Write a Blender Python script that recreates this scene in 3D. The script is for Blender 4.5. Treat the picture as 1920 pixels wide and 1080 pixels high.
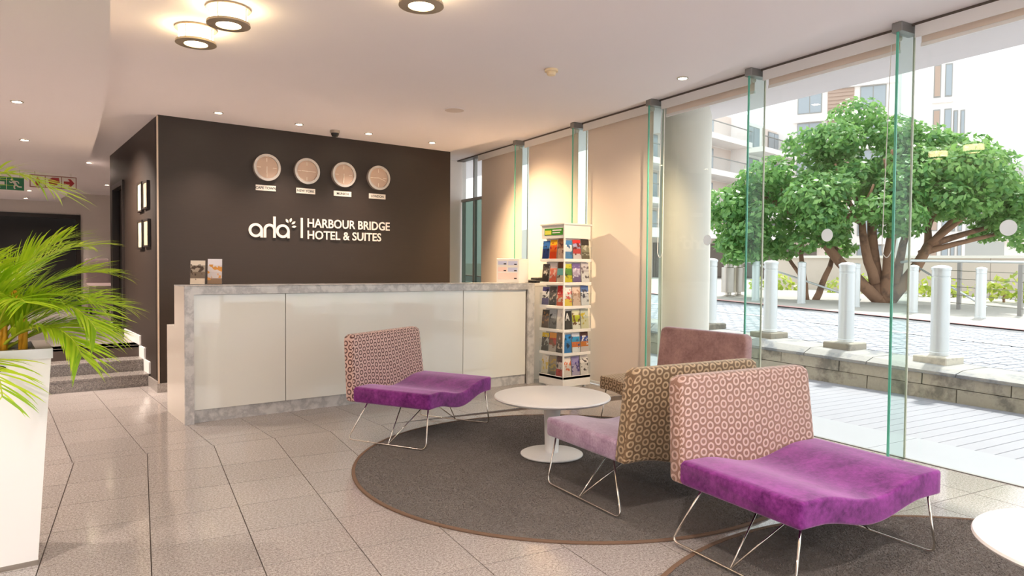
import bpy, bmesh, math, random
import numpy as np
from mathutils import Vector, Matrix

for o in list(bpy.data.objects):
    bpy.data.objects.remove(o, do_unlink=True)
SC = bpy.context.scene
COL = SC.collection
PI = math.pi
R = math.radians
random.seed(7)

# ------------------------------------------------------------------ camera
YAW, PITCH, ROLL, FPX, CAMH = R(52.699), R(-1.6447), R(0.4565), 1296.76, 1.25
Fv = Vector((math.cos(YAW)*math.cos(PITCH), math.sin(YAW)*math.cos(PITCH), math.sin(PITCH)))
Rv = Vector((math.sin(YAW), -math.cos(YAW), 0))
Uv = Rv.cross(Fv)
R2 = Rv*math.cos(ROLL) + Uv*math.sin(ROLL)
U2 = -Rv*math.sin(ROLL) + Uv*math.cos(ROLL)
cd = bpy.data.cameras.new('camera')
cam = bpy.data.objects.new('camera', cd)
COL.objects.link(cam)
cam.matrix_world = Matrix(((R2.x, U2.x, -Fv.x, 0), (R2.y, U2.y, -Fv.y, 0), (R2.z, U2.z, -Fv.z, CAMH), (0, 0, 0, 1)))
cd.sensor_fit = 'HORIZONTAL'
cd.sensor_width = 36.0
cd.lens = 36.0*FPX/1920
cd.clip_start, cd.clip_end = 0.05, 1500
SC.camera = cam

# ------------------------------------------------------------------ world, sun, exposure
W = bpy.data.worlds.new('sky'); SC.world = W
W.use_nodes = True
bg = W.node_tree.nodes['Background']
bg.inputs[0].default_value = (0.93, 0.97, 1.0, 1)
bg.inputs[1].default_value = 0.82
sd = bpy.data.lights.new('sun', 'SUN')
sd.energy = 2.0; sd.angle = R(3); sd.color = (1.0, 0.96, 0.9)
sun = bpy.data.objects.new('sun', sd); COL.objects.link(sun)
_el, _az = R(58), R(12)
_d = Vector((math.cos(_el)*math.cos(_az), math.cos(_el)*math.sin(_az), math.sin(_el)))
sun.rotation_euler = _d.to_track_quat('Z', 'Y').to_euler()
sun.location = (12, 3, 12)
vs = SC.view_settings
vs.view_transform = 'Standard'; vs.look = 'None'; vs.gamma = 1.0; vs.use_curve_mapping = False
vs.exposure = 1.42
DRUM_E, DOWN_E, SPOT_W = 9.0, 25.0, 60.0
WARM = (1.0, 0.86, 0.74)

# ------------------------------------------------------------------ colour + materials
def lin(c):
    c /= 255.0
    return c/12.92 if c <= 0.04045 else ((c+0.055)/1.055)**2.4
def S(r, g, b): return (lin(r), lin(g), lin(b), 1.0)

class NT:
    def __init__(s, name):
        s.m = bpy.data.materials.new(name); s.m.use_nodes = True
        s.t = s.m.node_tree; s.n = s.t.nodes; s.l = s.t.links
        s.b = s.n['Principled BSDF']; s.out = s.n['Material Output']
    def new(s, typ, **kw):
        x = s.n.new(typ)
        for k, v in kw.items(): setattr(x, k, v)
        return x
    def link(s, a, b): s.l.new(a, b)
    def set(s, k, v): s.b.inputs[k].default_value = v
    def pos(s, scale=(1, 1, 1), kind='obj', rot=(0, 0, 0)):
        if kind == 'world': o = s.new('ShaderNodeNewGeometry').outputs['Position']
        elif kind == 'uv': o = s.new('ShaderNodeTexCoord').outputs['UV']
        else: o = s.new('ShaderNodeTexCoord').outputs['Object']
        mp = s.new('ShaderNodeMapping'); mp.inputs['Scale'].default_value = scale
        mp.inputs['Rotation'].default_value = rot
        s.link(o, mp.inputs['Vector']); return mp.outputs[0]
    def noise(s, vec, scale, detail=3, rough=0.5):
        x = s.new('ShaderNodeTexNoise'); x.inputs['Scale'].default_value = scale
        x.inputs['Detail'].default_value = detail; x.inputs['Roughness'].default_value = rough
        s.link(vec, x.inputs['Vector']); return x.outputs['Fac']
    def ramp(s, fac, stops, mode='LINEAR'):
        x = s.new('ShaderNodeValToRGB'); x.color_ramp.interpolation = mode
        e = x.color_ramp.elements
        while len(e) > 1: e.remove(e[-1])
        e[0].position, e[0].color = stops[0]
        for p, c in stops[1:]:
            q = e.new(p); q.color = c
        s.link(fac, x.inputs[0]); return x.outputs[0]
    def mix(s, fac, a, b, bt='MIX'):
        x = s.new('ShaderNodeMix', data_type='RGBA', blend_type=bt)
        for sock, v in ((x.inputs[0], fac), (x.inputs[6], a), (x.inputs[7], b)):
            if hasattr(v, 'links') or hasattr(v, 'is_output'): s.link(v, sock)
            else: sock.default_value = v
        return x.outputs[2]
    def math(s, op, a, b=None, c=None):
        x = s.new('ShaderNodeMath', operation=op)
        for i, v in enumerate((a, b, c)):
            if v is None: continue
            if hasattr(v, 'is_output'): s.link(v, x.inputs[i])
            else: x.inputs[i].default_value = v
        return x.outputs[0]
    def bump(s, h, strength=0.3, dist=0.002):
        x = s.new('ShaderNodeBump'); x.inputs['Strength'].default_value = strength
        x.inputs['Distance'].default_value = dist
        s.link(h, x.inputs['Height']); s.link(x.outputs[0], s.b.inputs['Normal'])
    def col(s, o): s.link(o, s.b.inputs['Base Color'])

def plain(name, c, rough=0.5, metal=0.0, spec=0.5, coat=0.0, vary=0.0, vscale=8):
    t = NT(name); t.set('Roughness', rough); t.set('Metallic', metal); t.set('Specular IOR Level', spec)
    t.set('Coat Weight', coat); t.set('Base Color', c)
    if vary:
        n = t.noise(t.pos(kind='world'), vscale)
        d = tuple(x*(1-vary) for x in c[:3]) + (1,)
        t.col(t.mix(n, d, tuple(min(1, x*(1+vary)) for x in c[:3]) + (1,)))
    return t.m

def emit(name, c, s):
    t = NT(name); t.set('Emission Color', tuple(c[:3])+(1,)); t.set('Emission Strength', s); t.set('Base Color', (0.9, 0.85, 0.75, 1))
    return t.m

def granite(name, a, b, dark, rough=0.16, rnd=True, sc=1.0):
    t = NT(name); v = t.pos(kind='world')
    n1 = t.noise(v, 230*sc, 2, 0.6); n2 = t.noise(v, 90*sc, 2); n3 = t.noise(v, 0.9, 2)
    base = t.mix(t.ramp(n2, [(0.35, (0, 0, 0, 1)), (0.65, (1, 1, 1, 1))]), a, b)
    sp = t.ramp(n1, [(0.36, (1, 1, 1, 1)), (0.45, (0, 0, 0, 1))])
    base = t.mix(sp, base, dark)
    if rnd:
        oi = t.new('ShaderNodeObjectInfo').outputs['Random']
        f = t.math('MULTIPLY_ADD', oi, 0.10, 0.93)
        hs = t.new('ShaderNodeHueSaturation'); t.link(f, hs.inputs['Value']); t.link(base, hs.inputs['Color'])
        base = hs.outputs[0]
    t.col(base); t.set('Roughness', rough); t.set('Specular IOR Level', 0.55)
    return t.m

def glass(name, tint, refl=1.0, ior=1.45):
    t = NT(name); t.n.remove(t.b)
    tr = t.new('ShaderNodeBsdfTransparent'); tr.inputs[0].default_value = tint
    gl = t.new('ShaderNodeBsdfGlossy'); gl.inputs['Roughness'].default_value = 0.0
    gl.inputs['Color'].default_value = (refl, refl, refl, 1)
    lw = t.new('ShaderNodeLayerWeight'); lw.inputs[0].default_value = 0.5
    f5 = t.math('MULTIPLY_ADD', t.math('POWER', lw.outputs['Facing'], 5.0), 0.9, 0.04)
    mx = t.new('ShaderNodeMixShader'); t.link(f5, mx.inputs[0]); t.link(tr.outputs[0], mx.inputs[1]); t.link(gl.outputs[0], mx.inputs[2])
    t.link(mx.outputs[0], t.out.inputs[0]); return t.m

def velvet(name, deep, light, sheen, noise_sc=45):
    t = NT(name); v = t.pos()
    n = t.noise(v, noise_sc, 5, 0.7); n2 = t.noise(v, 9, 3)
    f = t.math('ADD', t.math('MULTIPLY', n, 0.6), t.math('MULTIPLY', n2, 0.55))
    t.col(t.mix(t.ramp(f, [(0.40, (0, 0, 0, 1)), (0.72, (1, 1, 1, 1))]), deep, light))
    t.set('Roughness', 0.75); t.set('Sheen Weight', 0.8); t.set('Sheen Tint', sheen); t.set('Sheen Roughness', 0.4)
    t.set('Specular IOR Level', 0.2)
    t.bump(t.noise(v, 260, 2), 0.35, 0.002); return t.m

def rings(name, base, base2, ring, ring2, sheen):
    """woven ring fabric: rings on a hexagonal lattice, UV in metres"""
    t = NT(name); uv = t.new('ShaderNodeTexCoord').outputs['UV']
    ax, ay = 0.053, 0.053*math.sqrt(3)
    sep = t.new('ShaderNodeSeparateXYZ'); t.link(uv, sep.inputs[0])
    ds = []
    for ox, oy in ((0, 0), (ax/2, ay/2)):
        px = t.math('PINGPONG', t.math('ADD', sep.outputs[1], ox+5*ax), ax/2)
        py = t.math('PINGPONG', t.math('ADD', sep.outputs[0], oy+5*ay), ay/2)
        ds.append(t.math('SQRT', t.math('ADD', t.math('MULTIPLY', px, px), t.math('MULTIPLY', py, py))))
    d = t.math('MINIMUM', ds[0], ds[1])
    w = t.math('ABSOLUTE', t.math('SUBTRACT', d, 0.0160))
    mask = t.ramp(t.math('MULTIPLY', w, 100.0), [(0.36, (1, 1, 1, 1)), (0.62, (0, 0, 0, 1))])
    v = t.pos(); n = t.noise(v, 7, 2); fine = t.noise(v, 300, 2)
    cb = t.mix(n, base, base2); cr = t.mix(n, ring, ring2)
    t.col(t.mix(mask, cb, cr)); t.set('Roughness', 0.5); t.set('Sheen Weight', 0.5); t.set('Sheen Tint', sheen)
    t.set('Specular IOR Level', 0.45)
    h = t.math('ADD', t.math('MULTIPLY', mask, 0.8), t.math('MULTIPLY', fine, 0.25))
    t.bump(h, 0.6, 0.004); return t.m

def streaky(name, a, b, rough):
    t = NT(name); v = t.pos((3, 3, 90), 'world')
    n = t.noise(v, 2.2, 6, 0.7); n2 = t.noise(t.pos(kind='world'), 1.2, 2)
    t.col(t.mix(t.math('MULTIPLY_ADD', n2, 0.4, t.math('MULTIPLY', n, 0.6)), a, b)); t.set('Roughness', rough)
    t.bump(n, 0.25, 0.002); return t.m

def marble(name):
    t = NT(name); v = t.pos(kind='world')
    n = t.noise(v, 5, 8, 0.65); n2 = t.noise(v, 16, 6, 0.7)
    f = t.math('ABSOLUTE', t.math('SUBTRACT', n, 0.5))
    vein = t.ramp(f, [(0.0, (0, 0, 0, 1)), (0.09, (1, 1, 1, 1))])
    base = t.mix(n2, S(196, 192, 190), S(222, 219, 216))
    t.col(t.mix(t.math('MULTIPLY_ADD', vein, 0.7, 0.3), S(160, 157, 158), base)); t.set('Roughness', 0.22); return t.m

def print_mat(name, cols, accent, seed):
    """flat printed cover: bands of colour over height with a blotchy picture"""
    t = NT(name); tc = t.new('ShaderNodeTexCoord').outputs['Object']
    sep = t.new('ShaderNodeSeparateXYZ'); t.link(tc, sep.inputs[0])
    f = t.math('DIVIDE', sep.outputs[2], 0.215)
    k = len(cols)
    base = t.ramp(f, [(i/k, c) for i, c in enumerate(cols)], 'CONSTANT')
    mp = t.new('ShaderNodeMapping'); mp.inputs['Location'].default_value = (seed*1.7, seed*0.9, seed*2.3); t.link(tc, mp.inputs[0])
    n = t.noise(mp.outputs[0], 26, 2, 0.5)
    m = t.ramp(n, [(0.54, (0, 0, 0, 1)), (0.58, (1, 1, 1, 1))])
    band = t.ramp(f, [(0.0, (0, 0, 0, 1)), (0.18, (1, 1, 1, 1)), (0.78, (0, 0, 0, 1))], 'CONSTANT')
    t.col(t.mix(t.math('MULTIPLY', m, band), base, accent)); t.set('Roughness', 0.3); return t.m

M = {}
M['ceil'] = plain('ceiling_paint', S(244, 237, 239), 0.9, vary=0.015, vscale=1.5)
M['wall'] = plain('wall_paint', S(226, 218, 212), 0.9, vary=0.02)
M['tile'] = granite('polished_granite', S(160, 150, 146), S(194, 186, 182), S(100, 90, 86), 0.12)
M['grout'] = plain('dark_grout', S(92, 80, 74), 0.9)
M['step'] = granite('step_granite', S(120, 112, 108), S(160, 152, 146), S(70, 64, 62), 0.25)
M['skirt'] = granite('skirting_granite', S(150, 142, 136), S(176, 168, 162), S(100, 92, 88), 0.3)
M['brown'] = streaky('brown_wallcovering', S(34, 24, 18), S(56, 42, 32), 0.5)
M['marble'] = marble('grey_marble')
M['cream'] = plain('cream_lacquer', S(236, 226, 214), 0.25, coat=0.3)
M['whiteglass'] = plain('white_back_painted_glass', S(238, 236, 228), 0.04, spec=0.6, coat=0.5)
M['white'] = plain('white_paint', S(240, 238, 236), 0.35)
M['whitegloss'] = plain('white_gloss', S(244, 242, 240), 0.12, coat=0.6)
M['chrome'] = plain('chrome', S(225, 218, 208), 0.14, 1.0)
M['steel'] = plain('brushed_steel', S(190, 184, 176), 0.32, 1.0)
M['alu'] = plain('grey_aluminium', S(150, 148, 145), 0.4, 0.6)
M['dark'] = plain('dark_metal', S(48, 44, 42), 0.4, 0.3)
M['black'] = plain('black_plastic', S(20, 19, 20), 0.35)
M['glass'] = glass('clear_glass', (0.965, 0.985, 0.975, 1), 0.55)
M['finglass'] = glass('fin_glass', (0.90, 0.965, 0.945, 1), 0.4)
M['tint'] = glass('tinted_glass', (0.34, 0.40, 0.36, 1), 0.8)
M['acrylic'] = glass('clear_acrylic', (0.94, 0.95, 0.95, 1), 0.7)
M['green_edge'] = plain('glass_edge', S(96, 190, 164), 0.2, coat=0.5)
M['blind'] = plain('blind_fabric', S(240, 226, 214), 0.95)
M['plaster'] = plain('column_plaster', S(226, 222, 212), 0.8, vary=0.02)
M['velvet_purple'] = velvet('purple_velvet', S(82, 12, 84), S(146, 58, 144), (0.95, 0.6, 0.95, 1))
M['velvet_lilac'] = velvet('lilac_velvet', S(146, 112, 140), S(196, 170, 192), (0.95, 0.9, 1.0, 1), 80)
M['velvet_mauve'] = velvet('mauve_velvet', S(152, 116, 116), S(192, 156, 152), (0.9, 0.8, 0.95, 1))
M['ring_maroon'] = rings('maroon_ring_fabric', S(222, 188, 176), S(208, 172, 162), S(80, 36, 32), S(100, 54, 48), (1, 0.85, 0.8, 1))
M['ring_gold'] = rings('gold_ring_fabric', S(104, 78, 48), S(134, 104, 76), S(206, 180, 146), S(190, 158, 124), (1, 0.9, 0.7, 1))
M['ring_rose'] = rings('rose_ring_fabric', S(138, 100, 80), S(156, 116, 100), S(220, 188, 174), S(196, 160, 154), (1, 0.88, 0.85, 1))
def rug_mat():
    t = NT('taupe_pile'); v = t.pos(kind='world')
    n = t.noise(v, 170, 4, 0.7); n2 = t.noise(v, 5, 3)
    t.col(t.mix(t.math('MULTIPLY_ADD', n2, 0.35, t.math('MULTIPLY', n, 0.65)), S(92, 84, 79), S(154, 143, 136)))
    t.set('Roughness', 1.0); t.set('Sheen Weight', 0.25); t.set('Specular IOR Level', 0.1); t.bump(n, 1.0, 0.012); return t.m
M['rug'] = rug_mat()
M['rugedge'] = plain('rug_binding', S(118, 92, 74), 0.9)
M['deck'] = plain('grey_deck_board', S(152, 152, 159), 0.7, vary=0.06, vscale=3)
M['slab'] = plain('pale_paving', S(152, 154, 160), 0.6, vary=0.04, vscale=4)
def stone_mat(name, a, b, c):
    t = NT(name); v = t.pos(kind='world')
    n = t.noise(v, 2.6, 6, 0.65); n2 = t.noise(v, 30, 4, 0.7)
    st = t.ramp(n, [(0.52, (0, 0, 0, 1)), (0.62, (1, 1, 1, 1))])
    t.col(t.mix(t.math('MULTIPLY', st, 0.75), t.mix(n2, a, b), c)); t.set('Roughness', 0.9); t.bump(n2, 0.4, 0.006); return t.m
M['stone'] = stone_mat('weathered_stone', S(166, 158, 142), S(196, 186, 166), S(106, 102, 94))
M['pedestal'] = stone_mat('pale_pedestal_stone', S(196, 190, 176), S(214, 206, 190), S(150, 146, 138))
M['coping'] = stone_mat('coping_stone', S(150, 150, 148), S(176, 172, 164), S(112, 117, 124))
M['paver'] = plain('grey_paver', S(166, 168, 176), 0.85, vary=0.16, vscale=9)
M['asphalt'] = plain('joint_sand', S(122, 122, 126), 0.95)
M['walk'] = plain('pale_concrete', S(176, 171, 165), 0.9, vary=0.05, vscale=2)
M['bollard'] = plain('satin_bollard_steel', S(212, 216, 218), 0.32, 0.4)
M['bark'] = stone_mat('bark', S(126, 94, 74), S(166, 128, 102), S(92, 70, 58))
M['redline'] = plain('red_road_paint', S(216, 168, 166), 0.8)
M['whiteline'] = plain('white_road_paint', S(244, 244, 244), 0.8)
def leaf_mat(name, a, b, tr):
    t = NT(name)
    at = t.new('ShaderNodeNewGeometry').outputs['Random Per Island']
    c = t.mix(at, a, b); t.col(c); t.set('Roughness', 0.4)
    tl = t.new('ShaderNodeBsdfTranslucent'); t.link(t.mix(at, tr, b), tl.inputs[0])
    mx = t.new('ShaderNodeMixShader'); mx.inputs[0].default_value = 0.4
    t.link(t.b.outputs[0], mx.inputs[1]); t.link(tl.outputs[0], mx.inputs[2]); t.link(mx.outputs[0], t.out.inputs[0]); return t.m
M['leaf'] = leaf_mat('tree_leaf', S(58, 112, 62), S(140, 182, 104), S(140, 190, 96))
M['palm'] = leaf_mat('palm_leaf', S(112, 168, 20), S(206, 226, 60), S(196, 226, 40))
M['bush'] = leaf_mat('bush_leaf', S(120, 150, 50), S(200, 206, 96), S(180, 200, 60))
M['stem'] = plain('palm_stem', S(226, 164, 40), 0.5, vary=0.15, vscale=30)
M['rachis'] = plain('palm_rachis', S(176, 190, 50), 0.5)
M['soil'] = plain('soil', S(58, 46, 40), 0.95, vary=0.3, vscale=60)
M['facade'] = plain('white_render', S(238, 232, 229), 0.9)
M['facade2'] = plain('warm_render', S(214, 200, 192), 0.9)
M['pane'] = plain('far_window_glass', S(150, 158, 166), 0.1, spec=0.8)
M['timber'] = plain('timber_shutter', S(176, 152, 138), 0.8)
M['shop'] = plain('shop_dark', S(98, 86, 78), 0.5)
M['hill'] = plain('hill_slope', S(136, 134, 130), 1.0, vary=0.1, vscale=0.1)
def dot_mat():
    t = NT('frosted_white_film'); t.set('Base Color', (0.9, 0.9, 0.9, 1)); t.set('Roughness', 0.6)
    tl = t.new('ShaderNodeBsdfTranslucent'); tl.inputs[0].default_value = (0.9, 0.9, 0.9, 1)
    mx = t.new('ShaderNodeMixShader'); mx.inputs[0].default_value = 0.6
    t.link(t.b.outputs[0], mx.inputs[1]); t.link(tl.outputs[0], mx.inputs[2]); t.link(mx.outputs[0], t.out.inputs[0]); return t.m
M['dot'] = dot_mat()
M['frame'] = plain('black_frame', S(36, 26, 22), 0.4)
M['mat'] = plain('picture_paper', S(238, 220, 186), 0.25, coat=0.4, vary=0.06, vscale=12)
M['greensign'] = plain('green_sign', S(0, 112, 62), 0.4)
M['redsign'] = plain('red_sign', S(176, 28, 34), 0.4)
M['signwhite'] = plain('sign_white', S(232, 222, 210), 0.4)
M['letter'] = plain('pale_letter', S(236, 222, 210), 0.4)
M['dial'] = plain('clock_dial', S(206, 178, 158), 0.12, coat=0.8)
M['clockrim'] = plain('clock_rim', S(214, 200, 188), 0.25, 0.55)
M['mark'] = plain('clock_mark', S(240, 226, 210), 0.3)
M['cloth'] = plain('grey_cover', S(118, 100, 98), 0.9, vary=0.15, vscale=10)
M['ink'] = plain('ink', S(40, 36, 36), 0.6)
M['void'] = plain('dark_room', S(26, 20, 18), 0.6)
M['smoke'] = plain('cream_plastic', S(236, 214, 178), 0.5)
M['lampglass'] = emit('lit_lamp_glass', (1.0, 0.76, 0.42), DRUM_E)
M['lamptrim'] = plain('lamp_trim', S(176, 160, 138), 0.35, 0.3)
M['down'] = emit('lit_downlight', (1.0, 0.84, 0.58), DOWN_E)

# ------------------------------------------------------------------ mesh helpers
class MB:
    def __init__(s): s.v = []; s.f = []; s.uv = None
    def add(s, vs, fs):
        b = len(s.v); s.v += [tuple(p) for p in vs]; s.f += [tuple(i+b for i in f) for f in fs]; return s
    def box(s, x0, x1, y0, y1, z0, z1):
        return s.add([(x0, y0, z0), (x1, y0, z0), (x1, y1, z0), (x0, y1, z0), (x0, y0, z1), (x1, y0, z1), (x1, y1, z1), (x0, y1, z1)],
                     [(0, 3, 2, 1), (4, 5, 6, 7), (0, 1, 5, 4), (1, 2, 6, 5), (2, 3, 7, 6), (3, 0, 4, 7)])
    def rbox(s, x0, x1, y0, y1, z0, z1, r=0.005):
        """box with chamfered top and vertical edges"""
        def ring(a, z): return [(x0+a, y0, z), (x1-a, y0, z), (x1, y0+a, z), (x1, y1-a, z), (x1-a, y1, z), (x0+a, y1, z), (x0, y1-a, z), (x0, y0+a, z)]
        lo = ring(r, z0); mi = ring(r, z1-r)
        hi = [(min(max(x, x0+r), x1-r), min(max(y, y0+r), y1-r), z1) for x, y, _ in ring(r, z1)]
        fs = [tuple(range(7, -1, -1)), tuple(range(16, 24))]
        for k in range(8):
            j = (k+1) % 8
            fs += [(k, j, 8+j, 8+k), (8+k, 8+j, 16+j, 16+k)]
        return s.add(lo+mi+hi, fs)
    def prism(s, poly, z0, z1):
        n = len(poly)
        vs = [(x, y, z0) for x, y in poly]+[(x, y, z1) for x, y in poly]
        return s.add(vs, [tuple(range(n-1, -1, -1)), tuple(range(n, 2*n))]+[(i, (i+1) % n, n+(i+1) % n, n+i) for i in range(n)])
    def prism_y(s, poly, y0, y1):
        """polygon in x,z (counter-clockwise seen from -y) extruded along y"""
        n = len(poly)
        vs = [(x, y0, z) for x, z in poly]+[(x, y1, z) for x, z in poly]
        return s.add(vs, [tuple(range(n)), tuple(range(2*n-1, n-1, -1))]+[(i, n+i, n+(i+1) % n, (i+1) % n) for i in range(n)])
    def prism_x(s, poly, x0, x1):
        """polygon in y,z extruded along x"""
        n = len(poly)
        vs = [(x0, y, z) for y, z in poly]+[(x1, y, z) for y, z in poly]
        return s.add(vs, [tuple(range(n-1, -1, -1)), tuple(range(n, 2*n))]+[(i, (i+1) % n, n+(i+1) % n, n+i) for i in range(n)])
    def lathe(s, prof, n=24, c=(0, 0, 0), close=False):
        k = len(prof); vs = []
        for i in range(n):
            a = 2*PI*i/n
            for r, z in prof: vs.append((c[0]+r*math.cos(a), c[1]+r*math.sin(a), c[2]+z))
        fs = []
        for i in range(n):
            j = (i+1) % n
            for p in range(k-1+(1 if close else 0)):
                q = (p+1) % k
                fs.append((i*k+p, j*k+p, j*k+q, i*k+q))
        b = len(s.v); s.add(vs, fs)
        if not close:
            if prof[0][0] > 1e-6: s.f.append(tuple(b+i*k for i in range(n-1, -1, -1)))
            if prof[-1][0] > 1e-6: s.f.append(tuple(b+i*k+k-1 for i in range(n)))
        return s
    def tube(s, path, rad, n=8, closed=False):
        P = [Vector(p) for p in path]; m = len(P)
        rr = rad if hasattr(rad, '__len__') else [rad]*m
        T = []
        for i in range(m):
            a = P[i-1] if (i > 0 or closed) else P[i]; b = P[(i+1) % m] if (i < m-1 or closed) else P[i]
            T.append((b-a).normalized())
        up = Vector((0, 0, 1)) if abs(T[0].z) < 0.9 else Vector((1, 0, 0))
        N = T[0].cross(up).normalized(); vs = []
        for i in range(m):
            N = (N-T[i]*N.dot(T[i])).normalized(); B = T[i].cross(N)
            for k in range(n):
                a = 2*PI*k/n; vs.append(P[i]+(N*math.cos(a)+B*math.sin(a))*rr[i])
        fs = []
        for i in range(m-1+(1 if closed else 0)):
            j = (i+1) % m
            for k in range(n):
                l = (k+1) % n; fs.append((i*n+k, i*n+l, j*n+l, j*n+k))
        if not closed: fs += [tuple(range(n-1, -1, -1)), tuple((m-1)*n+k for k in range(n))]
        return s.add(vs, fs)
    def build(s, name, mat, parent=None, loc=(0, 0, 0), rz=0.0, smooth=False, uv=None, world=False):
        me = bpy.data.meshes.new(name); me.from_pydata(s.v, [], s.f); me.update()
        if uv is not None:
            L = me.uv_layers.new(name='UVMap')
            for i, l in enumerate(me.loops): L.data[i].uv = uv[i]
        if smooth:
            me.polygons.foreach_set('use_smooth', [True]*len(me.polygons))
            if smooth is not True: me.set_sharp_from_angle(angle=R(smooth))
        me.materials.append(M[mat] if isinstance(mat, str) else mat)
        return link(name, me, parent, loc, rz)

def link(name, me, parent=None, loc=(0, 0, 0), rz=0.0):
    o = bpy.data.objects.new(name, me); COL.objects.link(o)
    o.location = loc; o.rotation_euler = (0, 0, rz)
    if parent: o.parent = parent
    return o
def tag(o, label, cat, group=None, kind=None):
    o['label'] = label; o['category'] = cat
    if group: o['group'] = group
    if kind: o['kind'] = kind
    return o
def thing(name, label, cat, loc=(0, 0, 0), rz=0.0, group=None):
    o = bpy.data.objects.new(name, None); o.empty_display_size = 0.1; COL.objects.link(o)
    o.location = loc; o.rotation_euler = (0, 0, rz)
    return tag(o, label, cat, group)
def struct(o, label=None, cat=None):
    o['kind'] = 'structure'
    if label: o['label'] = label; o['category'] = cat
    return o
def sempty(name, label, cat, loc=(0, 0, 0), rz=0.0):
    return struct(thing(name, label, cat, loc, rz), label, cat)
def copy_tree(o, parent=None):
    c = o.copy(); COL.objects.link(c); c.parent = parent
    for ch in list(o.children): copy_tree(ch, c)
    return c
def rounded(path, r, seg=5):
    """polyline with rounded corners"""
    P = [Vector(p) for p in path]; out = [P[0]]
    for i in range(1, len(P)-1):
        a = (P[i-1]-P[i]); b = (P[i+1]-P[i]); k = min(r, a.length*0.45, b.length*0.45)
        p0 = P[i]+a.normalized()*k; p1 = P[i]+b.normalized()*k
        for j in range(seg+1):
            t = j/seg; out.append(p0*(1-t)**2+P[i]*2*t*(1-t)+p1*t*t)
    out.append(P[-1]); return out
def text_mesh(body, size, ext=0.0, off=0.0, width=None, height=None):
    cu = bpy.data.curves.new('t', 'FONT'); cu.body = body; cu.size = size; cu.extrude = ext; cu.offset = off
    cu.resolution_u = 3
    ob = bpy.data.objects.new('t', cu); COL.objects.link(ob)
    dg = bpy.context.evaluated_depsgraph_get(); me = bpy.data.meshes.new_from_object(ob.evaluated_get(dg))
    bpy.data.objects.remove(ob); bpy.data.curves.remove(cu)
    co = np.array([v.co for v in me.vertices]); mn, mx = co.min(0), co.max(0)
    sx = width/(mx[0]-mn[0]) if width else 1.0; sy = height/(mx[1]-mn[1]) if height else sx
    for v in me.vertices: v.co = ((v.co.x-mn[0])*sx, (v.co.y-mn[1])*sy, v.co.z)
    return me
def islands(me):
    bm = bmesh.new(); bm.from_mesh(me); bmesh.ops.remove_doubles(bm, verts=bm.verts, dist=1e-5)
    seen = set(); out = []
    for v in bm.verts:
        if v.index in seen: continue
        st = [v]; comp = []; seen.add(v.index)
        while st:
            q = st.pop(); comp.append(q)
            for e in q.link_edges:
                w = e.other_vert(q)
                if w.index not in seen: seen.add(w.index); st.append(w)
        ids = {q.index: i for i, q in enumerate(comp)}
        fs = {f for q in comp for f in q.link_faces}
        out.append(([tuple(q.co) for q in comp], [tuple(ids[x.index] for x in f.verts) for f in fs]))
    bm.free(); return out

# window frame of reference: s along the glass line, o outwards
WA = R(82.83); P0 = Vector((4.976, 2.842, 0)); WD = Vector((math.cos(WA), math.sin(WA), 0)); WN = Vector((WD.y, -WD.x, 0))
WRZ = WA-PI/2                     # object rotation: local x = outwards, local y = along the glass
def E(s, o, z=0.0): return P0+WD*s+WN*o+Vector((0, 0, z))
def so(x, y):
    d = Vector((x, y, 0))-P0; return d.dot(WD), d.dot(WN)
def eb(): return MB()
def ebuild(mb, name, mat, parent=None, **k):
    """build a mesh drawn in window coordinates (x = o, y = s)"""
    if parent: return mb.build(name, mat, parent, **k)
    return mb.build(name, mat, None, loc=P0, rz=WRZ, **k)

CEIL = 2.714; HEAD = 2.85; UP = 0.378
# ================================================================== structure
_fl = [(-3.6, -4.2), tuple(E(-7.05, 0.05))[:2], tuple(E(6.1, 0.05))[:2], (-3.6, 8.9)]
floor = struct(MB().prism(_fl, -0.12, -0.006).build('floor', 'grout'), 'polished speckled granite tile floor of the lobby', 'floor')

def clip(poly, px, py, nx, ny):
    """keep the side where (p-p0).n <= 0"""
    out = []; n = len(poly)
    for i in range(n):
        a, b = poly[i], poly[(i+1) % n]
        da = (a[0]-px)*nx+(a[1]-py)*ny; db = (b[0]-px)*nx+(b[1]-py)*ny
        if da <= 0: out.append(a)
        if (da < 0 < db) or (db < 0 < da):
            t = da/(da-db); out.append((a[0]+(b[0]-a[0])*t, a[1]+(b[1]-a[1])*t))
    return out
def area(p): return abs(sum(p[i][0]*p[(i+1) % len(p)][1]-p[(i+1) % len(p)][0]*p[i][1] for i in range(len(p))))/2
TL = 0.41
KX, KY = 0.836, 5.093                      # a point of the mitre line where the tile pattern turns
KD = (math.cos(R(-4.53)), math.sin(R(-4.53))); KN = (-KD[1], KD[0])
NU = (math.cos(R(-9.06)), math.sin(R(-9.06))); NV = (-NU[1], NU[0])
cells = []
def tile_zone(o, u, v, us, vs, side, g=0.0022):
    for i in us:
        for (va, vb, gb) in vs:
            q = [(o[0]+u[0]*a+v[0]*b, o[1]+u[1]*a+v[1]*b) for a, b in ((i*TL+g, va+g), ((i+1)*TL-g, va+g), ((i+1)*TL-g, vb-gb), (i*TL+g, vb-gb))]
            q = clip(q, KX+KN[0]*0.002*-side, KY+KN[1]*0.002*-side, KN[0]*side, KN[1]*side)
            if len(q) < 3: continue
            q = clip(q, P0.x-0.015*WN.x, P0.y-0.015*WN.y, WN.x, WN.y)
            if len(q) < 3: continue
            q = clip(q, -3.58, 0, -1, 0)
            if len(q) < 3 or area(q) < 0.002: continue
            cells.append(q)
J = (0.632, 3.764)
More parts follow.
